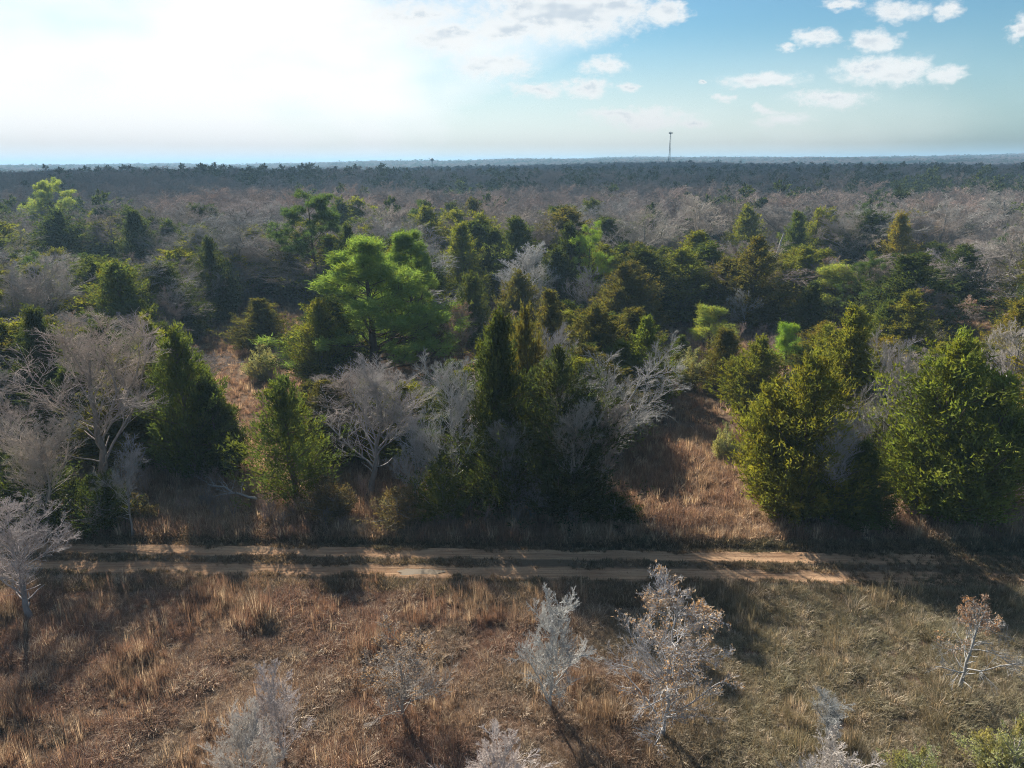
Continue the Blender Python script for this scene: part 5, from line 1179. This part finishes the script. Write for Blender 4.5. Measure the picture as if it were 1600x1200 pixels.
    ('cedar', -85.3, 149.4, 10.8, 3.8, 'olive', 'before and right of the lone yellow-green pine'),
    ('cedar', -75.2, 144.2, 12.1, 4.5, 'dark', 'beyond the wide dark cedar, nearest'),
    ('bare', -70.6, 146.8, 11.9, 7.3, 'bare', 'beyond the wide dark cedar, second nearest'),
    ('bare', -58.5, 146.0, 13.3, 9.8, 'bare', 'beyond and right of the wide dark cedar, ninth nearest'),
    ('bare', -53.2, 146.8, 13.4, 9.9, 'bare', 'beyond and right of the wide dark cedar, tenth nearest'),
    ('cedar', -44.4, 147.2, 10.2, 3.4, 'olive', 'beyond and right of the wide dark cedar'),
    ('bare', -41.2, 146.9, 10.2, 8.0, 'bare', 'beyond and right of the wide dark cedar, thirteenth nearest'),
    ('bare', -32.2, 148.4, 10.2, 7.8, 'bare', 'beyond the pinkish brown young tree, seventh nearest'),
    ('bare', -25.3, 144.5, 12.9, 7.9, 'bare', 'beyond the tall dark pine, tenth nearest'),
    ('pine', -18.3, 147.9, 13.1, 3.2, 'pine', 'beyond the tall dark pine, second nearest'),
    ('cedar', -8.0, 148.6, 13.0, 4.7, 'brown', 'beyond and left of the great round-crowned oak'),
    ('bare', -2.0, 144.4, 11.6, 8.4, 'bare', 'beyond and left of the great round-crowned oak, seventh nearest'),
    ('bare', 4.8, 146.4, 11.9, 6.7, 'bare', 'beyond and left of the great round-crowned oak, fifth nearest'),
    ('bare', 14.8, 149.2, 12.1, 7.0, 'bare', 'left of the second great bare oak, second nearest'),
    ('bare', 22.5, 146.4, 12.2, 6.4, 'bare', 'left of the second great bare oak, nearest'),
    ('bare', 53.1, 148.3, 11.5, 6.5, 'bare', 'right of the second great bare oak, nearest'),
    ('cedar', 61.0, 147.8, 10.9, 4.6, 'dark', 'right of the second great bare oak'),
    ('cedar', 63.3, 144.9, 11.1, 3.9, 'olive', 'beyond and left of the pale wide bare oak'),
    ('pine', 71.2, 148.8, 11.9, 2.9, 'pine', 'beyond the pale wide bare oak'),
    ('bare', 79.8, 146.1, 13.7, 8.3, 'bare', 'beyond the pale wide bare oak, third nearest'),
    ('bare', 85.4, 146.7, 12.2, 6.9, 'bare', 'beyond and right of the pale wide bare oak'),
    ('bare', 101.0, 147.2, 8.0, 5.3, 'bare', 'before and left of the bare oak on the rise'),
    ('bare', 110.3, 146.9, 12.2, 8.2, 'bare', 'before the bare oak on the rise, nearest'),
    ('bare', 118.1, 143.7, 13.8, 7.5, 'bare', 'before and right of the bare oak on the rise, third nearest'),
    ('bare', -125.8, 152.4, 13.5, 8.4, 'bare', 'left of the lone yellow-green pine'),
    ('cedar', -114.6, 153.1, 11.6, 5.4, 'dark', 'before and left of the lone yellow-green pine'),
    ('bare', -109.4, 153.7, 13.7, 7.7, 'bare', 'before and left of the lone yellow-green pine, nearest'),
    ('cedar', -83.6, 150.9, 11.4, 4.7, 'dark', 'before and right of the lone yellow-green pine'),
    ('cedar', -77.3, 154.2, 11.2, 4.5, 'olive', 'right of the lone yellow-green pine'),
    ('cedar', -69.2, 155.8, 10.1, 4.8, 'brown', 'right of the lone yellow-green pine'),
    ('cedar', -62.7, 152.2, 11.8, 4.2, 'dark', 'beyond the wide dark cedar, second nearest'),
    ('bare', -52.8, 153.4, 12.7, 7.3, 'bare', 'beyond and right of the wide dark cedar, twelfth nearest'),
    ('bare', -44.8, 152.1, 12.3, 7.7, 'bare', 'beyond and right of the wide dark cedar, fourteenth nearest'),
    ('cedar', -36.0, 153.8, 13.1, 4.5, 'mid', 'beyond the pinkish brown young tree, third nearest'),
    ('cedar', -31.7, 152.5, 13.2, 6.1, 'olive', 'beyond the pinkish brown young tree, fourth nearest'),
    ('bare', -24.8, 154.5, 11.7, 7.6, 'bare', 'beyond the tall dark pine, eleventh nearest'),
    ('cedar', -12.6, 153.6, 12.2, 4.2, 'dark', 'beyond and left of the great round-crowned oak, third nearest'),
    ('cedar', -7.8, 152.8, 10.2, 5.1, 'mid', 'beyond and left of the great round-crowned oak, second nearest'),
    ('bare', 0.5, 155.5, 11.5, 7.8, 'bare', 'left of the second great bare oak, third nearest'),
    ('bare', 4.6, 151.6, 13.0, 7.2, 'bare', 'beyond and left of the great round-crowned oak, eighth nearest'),
    ('cedar', 17.3, 155.7, 12.7, 4.2, 'mid', 'left of the second great bare oak'),
    ('bare', 20.9, 154.7, 13.0, 8.8, 'bare', 'beyond and left of the second great bare oak, second nearest'),
    ('bare', 32.3, 152.9, 12.9, 8.1, 'bare', 'beyond and left of the second great bare oak, nearest'),
    ('bare', 45.2, 150.9, 12.3, 7.7, 'bare', 'beyond and right of the second great bare oak'),
    ('bare', 55.0, 153.4, 11.6, 7.6, 'bare', 'right of the second great bare oak, second nearest'),
    ('bare', 62.0, 153.3, 11.9, 8.3, 'bare', 'right of the second great bare oak, fourth nearest'),
    ('bare', 72.6, 155.2, 12.4, 8.8, 'bare', 'beyond the pale wide bare oak, sixth nearest'),
    ('bare', 77.4, 155.1, 11.7, 7.4, 'bare', 'beyond the pale wide bare oak, fifth nearest'),
    ('bare', 83.5, 153.1, 11.3, 7.4, 'bare', 'beyond the pale wide bare oak, fourth nearest'),
    ('bare', 115.3, 152.6, 13.1, 9.0, 'bare', 'before and right of the bare oak on the rise, nearest'),
    ('bare', 123.9, 154.2, 12.4, 9.1, 'bare', 'before and right of the bare oak on the rise, second nearest'),

]
GRP = {'bare': 'bare oaks crowded in the wood', 'cedar': 'cedars crowded in the wood', 'leafoak': 'brown-leaved oaks in the wood', 'pine': 'dull green pines in the wood'}
WORDS = {'bare': 'grey bare oak', 'leafoak': 'brown-leaved thin oak', 'pine': 'dull green pine', 'dark': 'dark cedar', 'mid': 'green cedar', 'brown': 'brown-green cedar', 'olive': 'olive cedar', 'gold': 'golden cedar'}
for (kind, x, y, h, w, c, where) in FILL:
    k = 'big' if kind == 'bare' and y > 95 and prng.random() < 0.75 else kind
    plant(k, x, y, h, w, WORDS[c] + ' ' + where, GRP[kind], False, ('pined' if kind == 'pine' else c), prng.uniform(0.62, 1.12), 1 if kind == 'pine' else None)

# ------------------------------------------------------------------ grass, undergrowth and far woods: uncountable, scattered by geometry nodes
def scatter(name, label, protos, pts, scl, rotz, idx, tilt=None):
    """one object: a cloud of points that each carry one of the given meshes"""
    src = bpy.data.collections.new(name + '_source')
    for j, me in enumerate(protos):
        o = bpy.data.objects.new('%s_source_%02d' % (name, j), me); src.objects.link(o)
    me = bpy.data.meshes.new(name)
    n = len(pts)
    me.vertices.add(n); me.vertices.foreach_set('co', np.ascontiguousarray(pts, dtype=np.float32).ravel())
    a = me.attributes.new('scl', 'FLOAT_VECTOR', 'POINT'); a.data.foreach_set('vector', np.ascontiguousarray(scl, dtype=np.float32).ravel())
    rot = np.zeros((n, 3), np.float32); rot[:, 2] = rotz
    if tilt is not None: rot[:, :2] = tilt
    a = me.attributes.new('rot', 'FLOAT_VECTOR', 'POINT'); a.data.foreach_set('vector', rot.ravel())
    a = me.attributes.new('idx', 'INT', 'POINT'); a.data.foreach_set('value', np.ascontiguousarray(idx, dtype=np.int32))
    ob = bpy.data.objects.new(name, me); COL.objects.link(ob)
    ng = bpy.data.node_groups.new(name + '_nodes', 'GeometryNodeTree')
    ng.interface.new_socket('Geometry', in_out='INPUT', socket_type='NodeSocketGeometry')
    ng.interface.new_socket('Geometry', in_out='OUTPUT', socket_type='NodeSocketGeometry')
    gi = ng.nodes.new('NodeGroupInput'); go = ng.nodes.new('NodeGroupOutput')
    ci = ng.nodes.new('GeometryNodeCollectionInfo'); ci.inputs[0].default_value = src
    ci.inputs['Separate Children'].default_value = True; ci.inputs['Reset Children'].default_value = True
    ip = ng.nodes.new('GeometryNodeInstanceOnPoints'); ip.inputs['Pick Instance'].default_value = True
    def attr(nm, typ):
        q = ng.nodes.new('GeometryNodeInputNamedAttribute'); q.data_type = typ; q.inputs['Name'].default_value = nm
        return q.outputs[0]
    L_ = ng.links.new
    L_(gi.outputs[0], ip.inputs['Points']); L_(ci.outputs[0], ip.inputs['Instance'])
    L_(attr('idx', 'INT'), ip.inputs['Instance Index']); L_(attr('rot', 'FLOAT_VECTOR'), ip.inputs['Rotation']); L_(attr('scl', 'FLOAT_VECTOR'), ip.inputs['Scale'])
    L_(ip.outputs[0], go.inputs[0])
    md = ob.modifiers.new('scatter', 'NODES'); md.node_group = ng
    set_kind(ob, 'stuff', label)
    return ob


def tuft(seed, mat, n=34, h=0.6, spread=0.16, w=0.016, bend=0.5):
    rng = np.random.default_rng(seed)
    az = rng.uniform(0, 2 * np.pi, n); r = spread * np.sqrt(rng.random(n))
    b = np.stack([r * np.cos(az), r * np.sin(az), np.full(n, -0.04)], 1)
    out = norm(np.stack([np.cos(az), np.sin(az), np.zeros(n)], 1) + rng.normal(size=(n, 3)) * 0.5)
    H_ = h * rng.uniform(0.45, 1.15, (n, 1)); be = bend * rng.uniform(0.2, 1.3, (n, 1))
    m1 = b + out * H_ * be * 0.28 + np.array([0, 0, 1]) * H_ * 0.55
    t1 = b + out * H_ * be * 0.95 + np.array([0, 0, 1]) * H_ * (1.0 - 0.25 * be)
    s = norm(np.cross(out, [0, 0, 1.0])) * w
    V = np.stack([b - s, b + s, m1 + s * 0.8, m1 - s * 0.8, t1], 1).reshape(-1, 3)
    o = np.arange(n)[:, None] * 5
    F = np.concatenate([o + np.array([[0, 1, 2]]), o + np.array([[0, 2, 3]]), o + np.array([[3, 2, 4]])])
    rd = rng.random(n)
    return mk_mesh('tuft', V, F, mat, False, np.concatenate([rd, rd, rd]))


R = np.random.default_rng(99)


def vnoise(x, y, s, seed=0):
    q = np.random.default_rng(seed)
    k = q.normal(size=(7, 2)) / s; p = q.uniform(0, 6.28, 7)
    return np.sin(np.stack([x, y], -1) @ k.T + p).sum(-1) / 3.2


def spread(n, x0, x1, y0, y1, keep):
    x = R.uniform(x0, x1, n); y = R.uniform(y0, y1, n)
    m = keep(x, y)
    return x[m], y[m]


def in_view(x, y, pad=4): return np.abs(x) < 0.78 * y + pad


def lay(x, y, s0, s1, nid, zs=1.0):
    n = len(x); s = R.uniform(s0, s1, n)
    pts = np.stack([x, y, ground_z(x, y)], 1)
    return pts, np.stack([s, s, s * zs * R.uniform(0.8, 1.2, n)], 1), R.uniform(0, 6.28, n), R.integers(0, nid, n)


tall = [tuft(201, M_GRASS, 26, 1.0, 0.12, 0.008, 0.35), tuft(202, M_GRASS, 48, 0.55, 0.22, 0.009, 0.8), tuft(203, M_GRASS, 56, 0.36, 0.26, 0.010, 1.15),
        tuft(204, M_GRASS, 56, 0.42, 0.24, 0.010, 1.0), tuft(205, M_GRASS, 50, 0.30, 0.26, 0.010, 1.25)]
fx, fy = spread(95000, -34, 34, 12.5, 31.5, lambda x, y: in_view(x, y) & (y < ROAD_Y(x) - 1.9) & (R.random(len(x)) < 0.72 + 0.4 * vnoise(x, y, 0.35, 5)))
pts, scl, rz, ix = lay(fx, fy, 0.5, 1.15, 5)
hv = vnoise(fx, fy, 1.6, 8)
ix = np.where((hv > 0.55) & (R.random(len(fx)) < 0.45), 0, np.where(hv > 0.25, R.integers(1, 4, len(fx)), R.integers(2, 5, len(fx))))
scl *= (0.75 + 0.25 * np.clip(ROAD_Y(fx) - 1.9 - fy, 0, 3) / 3)[:, None] * (0.85 + 0.35 * vnoise(fx, fy, 0.8, 9))[:, None].clip(0.45, 1.5)
scatter('field_grass', 'rust and tan dry grass covering the field before the road', tall, pts, scl, rz, ix)

stem = [tuft(231, M_STEM, 12, 1.35, 0.10, 0.008, 0.35), tuft(232, M_STEM, 9, 1.15, 0.16, 0.008, 0.5), tuft(233, M_STEM, 16, 0.95, 0.12, 0.008, 0.6)]
sx_, sy_ = spread(24000, -34, 34, 12.5, 31.2, lambda x, y: in_view(x, y) & (y < ROAD_Y(x) - 2.2) & (R.random(len(x)) < 0.9 * np.clip(vnoise(x, y, 1.1, 41) + 0.25 * vnoise(x, y, 0.3, 42) - 0.15, 0, 0.8)))
pts, scl, rz, ix = lay(sx_, sy_, 0.45, 0.95, 3)
scatter('tall_grass', 'tall rust and straw grass stems standing in patches of the field', stem, pts, scl, rz, ix)

short = [tuft(211, M_VERGE, 34, 0.26, 0.20, 0.014, 0.9), tuft(212, M_VERGE, 30, 0.34, 0.18, 0.013, 0.7), tuft(213, M_VERGE, 40, 0.20, 0.24, 0.014, 1.0)]
vx, vy = spread(42000, -36, 36, 27.5, 38, lambda x, y: in_view(x, y) & (
    ((np.abs(y - ROAD_Y(x)) < 0.38 + 0.22 * vnoise(x, y, 1.0, 3)) & (R.random(len(x)) < 0.62 + 0.6 * vnoise(x, y, 0.9, 4)))
    | ((x > 17) & (np.abs(y - ROAD_Y(x)) < 1.6) & (R.random(len(x)) < np.clip((x - 17) / 12, 0, 0.6) + 0.3 * vnoise(x, y, 1.0, 14)))
    | ((np.abs(y - ROAD_Y(x)) > 1.34 + 0.22 * vnoise(x, y, 0.8, 6)) & (np.abs(y - ROAD_Y(x)) < 3.2 + vnoise(x, y, 2.0, 7)))))
pts, scl, rz, ix = lay(vx, vy, 0.7, 1.2, 3)
mid_ = np.abs(vy - ROAD_Y(vx)) < 1.7
pts[mid_, 2] = road_z(vx[mid_], vy[mid_]); scl[mid_] *= 0.6
scatter('verge_grass', 'low grey-green grass along the road and between its wheel tracks', short, pts, scl, rz, ix)

clr = [tuft(221, M_GRASS2, 30, 0.8, 0.16, 0.011, 0.45), tuft(222, M_GRASS2, 46, 0.48, 0.24, 0.013, 0.9), tuft(223, M_GRASS2, 44, 0.36, 0.26, 0.014, 1.1), tuft(224, M_GRASS2, 44, 0.32, 0.26, 0.014, 1.2)]
cx1, cy1 = spread(26000, -34, 40, 34.8, 52, lambda x, y: in_view(x, y) & (y > ROAD_Y(x) + 2.2) & (R.random(len(x)) < 0.8 + 0.3 * vnoise(x, y, 1.5, 15)))
cx2, cy2 = spread(26000, -95, 95, 52, 115, lambda x, y: in_view(x, y))
pts, scl, rz, ix = lay(np.concatenate([cx1, cx2]), np.concatenate([cy1, cy2]), 0.7, 1.3, 4)
scatter('clearing_grass', 'reddish dry grass in the clearings and under the trees beyond the road', clr, pts, scl, rz, ix)

# bare brush and litter twigs under the trees
def brush(seed, n=26, h=1.6):
    rng = np.random.default_rng(seed)
    T = np.zeros((5, 4, 3)); az = rng.uniform(0, 6.28, 5)
    for s in range(4):
        T[:, s, 0] = np.cos(az) * 0.16 * h * s / 3 * rng.uniform(0.5, 2, 5); T[:, s, 1] = np.sin(az) * 0.16 * h * s / 3 * rng.uniform(0.5, 2, 5); T[:, s, 2] = h * 0.75 * s / 3
    TR = np.tile(np.linspace(0.016, 0.008, 4), (5, 1))
    P1, R1, L1 = grow(rng, T, TR, np.full(5, h), 7, 0.2, 0.4, 45, 0.15, 4, 0.2, 0.7, 0.007)
    P2, R2, L2 = grow(rng, P1, R1, L1, 5, 0.2, 0.5, 42, 0.1, 3, 0.2, 0.7, 0.006)
    return mk_mesh('brush', *join([tubes(T, TR, 3), tubes(P1, R1, 3), tubes(P2, R2, 3)]), M_BRUSH, True)


M_BRUSH = bark_mat('brush_twigs', False, (0.27, 0.23, 0.21))
CLEAR = [[(-43.1, 104.0), (-37.2, 107.9), (-30.5, 89.9), (-22.2, 62.7), (-19.6, 50.0), (-22.0, 50.0), (-28.1, 64.8)], [(19.6, 90.3), (24.0, 86.5), (21.3, 56.5), (18.9, 48.1), (18.2, 35.5), (5.4, 35.6), (8.2, 48.3), (13.4, 60.1)], [(59.0, 95.3), (67.1, 95.1), (57.3, 79.1), (50.2, 80.8)], [(-8.9, 84.0), (-5.0, 83.9), (-4.4, 72.2), (-7.8, 72.3)]]


def in_poly(x, y, poly):
    c = np.zeros(len(x), bool); n_ = len(poly)
    for k in range(n_):
        x1, y1 = poly[k]; x2, y2 = poly[k - 1]
        c ^= ((y1 > y) != (y2 > y)) & (x < (x2 - x1) * (y - y1) / (y2 - y1 + 1e-9) + x1)
    return c


bx, by = spread(3400, -100, 100, 36.2, 125, lambda x, y: in_view(x, y) & ~np.any([in_poly(x, y, c) for c in CLEAR], axis=0) & (vnoise(x, y, 3.0, 12) > -0.35))
pts, scl, rz, ix = lay(bx, by, 0.5, 1.5, 3)
scatter('undergrowth', 'grey leafless brush between the trunks of the wood', [brush(301), brush(302), brush(303, h=1.2)], pts, scl, rz, ix)

# ------------------------------------------------------------------ the far-off wood
def far_bare(seed, H=12.0):
    rng = np.random.default_rng(seed)
    N = 5; z = np.linspace(0, 0.7 * H, N); T = np.zeros((1, N, 3)); T[0, :, 2] = z; T[0, :, 0] = rng.normal(size=N) * 0.2
    TR = np.linspace(0.28, 0.1, N)[None, :]
    P1, R1, L1 = grow(rng, T, TR, np.array([H]), 9, 0.35, 0.58, 58, 0.15, 4, 0.15, 0.6, 0.05)
    P2, R2, L2 = grow(rng, P1, R1, L1, 9, 0.2, 0.5, 48, 0.15, 3, 0.2, 0.6, 0.03)
    P3, R3, L3 = grow(rng, P2, R2, L2, 10, 0.1, 0.7, 45, 0.12, 3, 0.2, 0.7, 0.024)
    return mk_mesh('far_tree', *join([tubes(T, TR, 4), tubes(P1, R1, 3), tubes(P2, R2, 3), tubes(P3, R3, 3)]), M_FAR_BARE, True)


def far_green(seed, H=11.0, W=4.0, shape='ovoid'):
    p = cedar_proto(seed, H, W, shape, nb=50, ncl=4, per=11, lead=3, leaf=(0.62, 0.28), mat=M_FAR_LEAF)
    return p['crown']


FARP = [far_bare(401), far_bare(402), far_bare(403), far_green(411), far_green(412, 11, 4.2, 'round'), far_green(413, 13, 4.6, 'ovoid')]


def far_points(y0, y1, step, grow_s, seed):
    rng = np.random.default_rng(seed)
    xs_, ys_ = [], []
    y = y0
    while y < y1:
        st = step * (1 + (y - y0) / 900.0 * grow_s)
        half = 0.80 * y + 15
        x = np.arange(-half, half, st)
        xs_.append(x + rng.uniform(-0.45, 0.45, len(x)) * st); ys_.append(y + rng.uniform(-0.45, 0.45, len(x)) * st)
        y += st
    return np.concatenate(xs_), np.concatenate(ys_)


x1, y1 = far_points(156, 1100, 8.6, 0.6, 1)
x2, y2 = far_points(1100, 5200, 13.0, 0.7, 2)
fx = np.concatenate([x1, x2]); fy = np.concatenate([y1, y2])
patch = vnoise(fx, fy, 55, 21) + 0.6 * vnoise(fx, fy, 17, 22)
green = R.random(len(fx)) < np.clip(0.36 + 0.55 * patch, 0.03, 0.95)
n = len(fx)
hgt = R.uniform(0.78, 1.2, n) * (1 + 0.10 * vnoise(fx, fy, 40, 31)) * np.where(fy > 1100, 1.15, 1.0) * np.where(green, 0.97, 1.0)
wid = hgt * R.uniform(1.2, 1.95, n) * np.where(fy > 600, 1.2, 1.0) * np.where(fy > 1500, 1.5, 1.0)
tallp = (R.random(n) < 0.012) & green
hgt[tallp] *= 1.2
pts = np.stack([fx, fy, terrain(fx, fy) - 0.2], 1)
ix = np.where(green, R.integers(3, 6, n), R.integers(0, 3, n))
scatter('forest', 'far-off mixed wood of bare oaks and dark evergreens reaching to the hills', FARP, pts, np.stack([wid, wid, hgt], 1), R.uniform(0, 6.28, n), ix)

# ------------------------------------------------------------------ single things
M_STEEL = plain_mat('galvanised_steel', (0.18, 0.18, 0.19), 0.5, 0.6)


def lattice_tower(x, y, top):
    z0 = float(terrain(x, y)); Ht = top - z0
    root = bpy.data.objects.new('radio_tower', None); COL.objects.link(root); root.location = (x, y, z0)
    root['label'] = 'slender lattice radio tower on the horizon'; root['category'] = 'tower'
    legs = []
    for k in range(3):
        a = 2 * math.pi * k / 3
        P_ = np.array([[[1.3 * math.cos(a), 1.3 * math.sin(a), 0], [0.5 * math.cos(a), 0.5 * math.sin(a), Ht]]]); legs.append(P_)
        part('leg', mk_mesh('leg', *tubes(P_, np.array([[0.14, 0.11]]), 6), M_STEEL), root)
    br = []
    for s in range(22):
        f0, f1 = s / 22, (s + 1) / 22
        for k in range(3):
            A = legs[k][0]; B = legs[(k + 1) % 3][0]
            br.append([A[0] * (1 - f0) + A[1] * f0, B[0] * (1 - f1) + B[1] * f1])
            br.append([A[0] * (1 - f1) + A[1] * f1, B[0] * (1 - f1) + B[1] * f1])
    br = np.array(br)
    part('bracing', mk_mesh('bracing', *tubes(br, np.full((len(br), 2), 0.05), 4), M_STEEL), root)
    ang = np.linspace(0, 2 * np.pi, 13)[:-1]
    V_, F_ = [], []
    ring = np.array([[[1.6 * math.cos(a), 1.6 * math.sin(a), Ht - 0.7], [1.6 * math.cos(a), 1.6 * math.sin(a), Ht + 0.7]] for a in ang])
    part('antenna_panels', mk_mesh('antenna_panels', *tubes(ring, np.full((12, 2), 0.2), 6), M_STEEL), root)
    spokes = np.array([[[0, 0, Ht], [1.6 * math.cos(a), 1.6 * math.sin(a), Ht]] for a in ang])
    part('platform', mk_mesh('platform', *tubes(spokes, np.full((12, 2), 0.14), 5), M_STEEL), root)
    rod = np.array([[[0, 0, Ht - 1], [0, 0, Ht + 2.0]]])
    part('mast', mk_mesh('mast', *tubes(rod, np.array([[0.12, 0.07]]), 6), M_STEEL), root)


lattice_tower(153.3, 720.0, 46.2)


def water_tower(x, y, top):
    z0 = float(terrain(x, y)); Ht = top - z0
    root = bpy.data.objects.new('water_tower', None); COL.objects.link(root); root.location = (x, y, z0)
    root['label'] = 'tiny dark water tower poking over the far ridge'; root['category'] = 'tower'
    prof = [(0.6, -4.2), (2.6, -3.4), (3.9, -1.6), (4.1, 0), (3.7, 1.8), (2.4, 3.1), (0.15, 3.8)]
    n_ = 16
    V_ = np.array([[r_ * math.cos(2 * math.pi * k / n_), r_ * math.sin(2 * math.pi * k / n_), Ht - 3.8 + z_] for r_, z_ in prof for k in range(n_)])
    F_ = np.array([[a * n_ + k, a * n_ + (k + 1) % n_, (a + 1) * n_ + (k + 1) % n_, (a + 1) * n_ + k] for a in range(len(prof) - 1) for k in range(n_)])
    part('tank', mk_mesh('tank', V_, F_, M_STEEL, True), root)
    col_ = np.array([[[0, 0, 0], [0, 0, Ht - 8.5], [0, 0, Ht - 7.6]]])
    part('column', mk_mesh('column', *tubes(col_, np.array([[1.3, 0.75, 1.2]]), 12), M_STEEL, True), root)


water_tower(-184.5, 1750.0, 31.5)

# leaning dead trunk in the right middle wood
rs = np.random.default_rng(8)
root = bpy.data.objects.new('snag_tree', None); COL.objects.link(root); root.location = (41.7, 115.8, -0.1); SN_H = 9.0
root['label'] = 'pale leaning dead trunk without branches above the right wood'; root['category'] = 'dead tree'
Tn = np.zeros((1, 8, 3)); Tn[0, :, 2] = np.linspace(0, SN_H, 8); Tn[0, :, 0] = np.linspace(0, 2.0, 8) + rs.normal(size=8) * 0.05
TRn = np.linspace(0.26, 0.13, 8)[None, :]
part('trunk', mk_mesh('trunk', *tubes(Tn, TRn, 8), M_BARK, True), root, (0.42, 0.38, 0.34))
Sn, SRn, _ = grow(rs, Tn, TRn, np.array([11.0]), 6, 0.5, 0.09, 65, 0.1, 3, 0.1, 0.35, 0.03)
part('branch_stubs', mk_mesh('branch_stubs', *tubes(Sn, SRn, 5), M_BARK, True), root, (0.36, 0.33, 0.30))

# fallen branch on the bank
root = bpy.data.objects.new('fallen_branch', None); COL.objects.link(root); root.location = (-15.6, 39.3, 0.25)
root['label'] = 'grey fallen branch lying on the bank left of the open cedar'; root['category'] = 'branch'
Tn = np.zeros((1, 7, 3)); Tn[0, :, 0] = np.linspace(0, -3.6, 7); Tn[0, :, 1] = np.linspace(0, 1.6, 7) + rs.normal(size=7) * 0.06; Tn[0, :, 2] = 0.15 + np.abs(rs.normal(size=7)) * 0.1 + np.linspace(0, 0.35, 7)
TRn = np.linspace(0.085, 0.03, 7)[None, :]
part('stem', mk_mesh('stem', *tubes(Tn, TRn, 6), M_BARK, True), root, (0.40, 0.37, 0.35))
S1, SR1, SL1 = grow(rs, Tn, TRn, np.array([3.6]), 12, 0.25, 0.42, 40, 0.12, 4, 0.16, 0.55, 0.012)
S2, SR2, SL2 = grow(rs, S1, SR1, SL1, 6, 0.2, 0.5, 42, 0.05, 3, 0.2, 0.6, 0.008)
part('twigs', mk_mesh('twigs', *join([tubes(S1, SR1, 4), tubes(S2, SR2, 3)]), M_BARK, True), root, (0.40, 0.37, 0.35))

# ------------------------------------------------------------------ the cloud whose shadow lies on the far wood
rc = np.random.default_rng(12)
import bmesh
CLOUD_LUMPS = [(-1500, 1650, 420, 330, 120), (-1000, 1500, 460, 320, 150), (-480, 1560, 480, 340, 170), (60, 1600, 470, 360, 150), (560, 1700, 450, 380, 130), (-750, 2050, 520, 400, 190), (-100, 2150, 560, 420, 200), (500, 2200, 480, 400, 150), (1000, 2000, 420, 380, 110)]
bm = bmesh.new()
for (cx, cy_, rx, ry, rz_) in CLOUD_LUMPS:
    b2 = bmesh.ops.create_icosphere(bm, subdivisions=4, radius=1.0)
    ph_ = rc.uniform(0, 6, 3)
    for v in b2['verts']:
        c = v.co
        f = 1 + 0.16 * math.sin(5 * c.x + ph_[0]) * math.sin(6 * c.y + ph_[1]) + 0.09 * math.sin(13 * c.x + 11 * c.z + ph_[2]) + 0.06 * math.sin(23 * c.y + 19 * c.x)
        z = c.z * f
        v.co = (cx - 120 + c.x * f * rx, cy_ + c.y * f * ry + 45, 720 + (z if z > 0 else z * 0.25) * rz_)
me = bpy.data.meshes.new('cloud'); bm.to_mesh(me); bm.free()
for p_ in me.polygons: p_.use_smooth = True
mc, tc, oc = new_mat('cloud_vapour')
d_ = tc.node('ShaderNodeBsdfDiffuse'); d_.inputs[0].default_value = rgb((0.9, 0.9, 0.9))
t_ = tc.node('ShaderNodeBsdfTranslucent'); t_.inputs[0].default_value = rgb((0.9, 0.9, 0.9))
x_ = tc.node('ShaderNodeMixShader'); x_.inputs[0].default_value = 0.55
tc.l.new(d_.outputs[0], x_.inputs[1]); tc.l.new(t_.outputs[0], x_.inputs[2]); tp_ = tc.node('ShaderNodeBsdfTransparent'); y_ = tc.node('ShaderNodeMixShader'); y_.inputs[0].default_value = 0.38
tc.l.new(x_.outputs[0], y_.inputs[1]); tc.l.new(tp_.outputs[0], y_.inputs[2]); tc.l.new(y_.outputs[0], oc.inputs[0])
me.materials.append(mc)
co = bpy.data.objects.new('cloud', me); COL.objects.link(co)
set_kind(co, 'stuff', 'broad fair-weather cloud shading the far wood')

# ------------------------------------------------------------------ haze
hz = bpy.data.meshes.new('haze')
x0, x1, y0, y1, z0, z1 = -9600, 9600, -3100, 9600, -60, 62
hv = [(x, y, z) for z in (z0, z1) for (x, y) in ((x0, y0), (x1, y0), (x1, y1), (x0, y1))]
hz.from_pydata(hv, [], [(3, 2, 1, 0), (4, 5, 6, 7), (0, 1, 5, 4), (1, 2, 6, 5), (2, 3, 7, 6), (3, 0, 4, 7)])
mh, th, oh = new_mat('haze_air')
pv_ = th.node('ShaderNodeVolumePrincipled')
pv_.inputs['Color'].default_value = rgb((0.46, 0.74, 1.0)); pv_.inputs['Density'].default_value = 2.9e-4; pv_.inputs['Anisotropy'].default_value = 0.15
th.l.new(pv_.outputs[0], oh.inputs['Volume'])
hz.materials.append(mh)
ho = bpy.data.objects.new('haze', hz); COL.objects.link(ho)
set_kind(ho, 'stuff', 'pale blue haze lying over the far wood and hills')
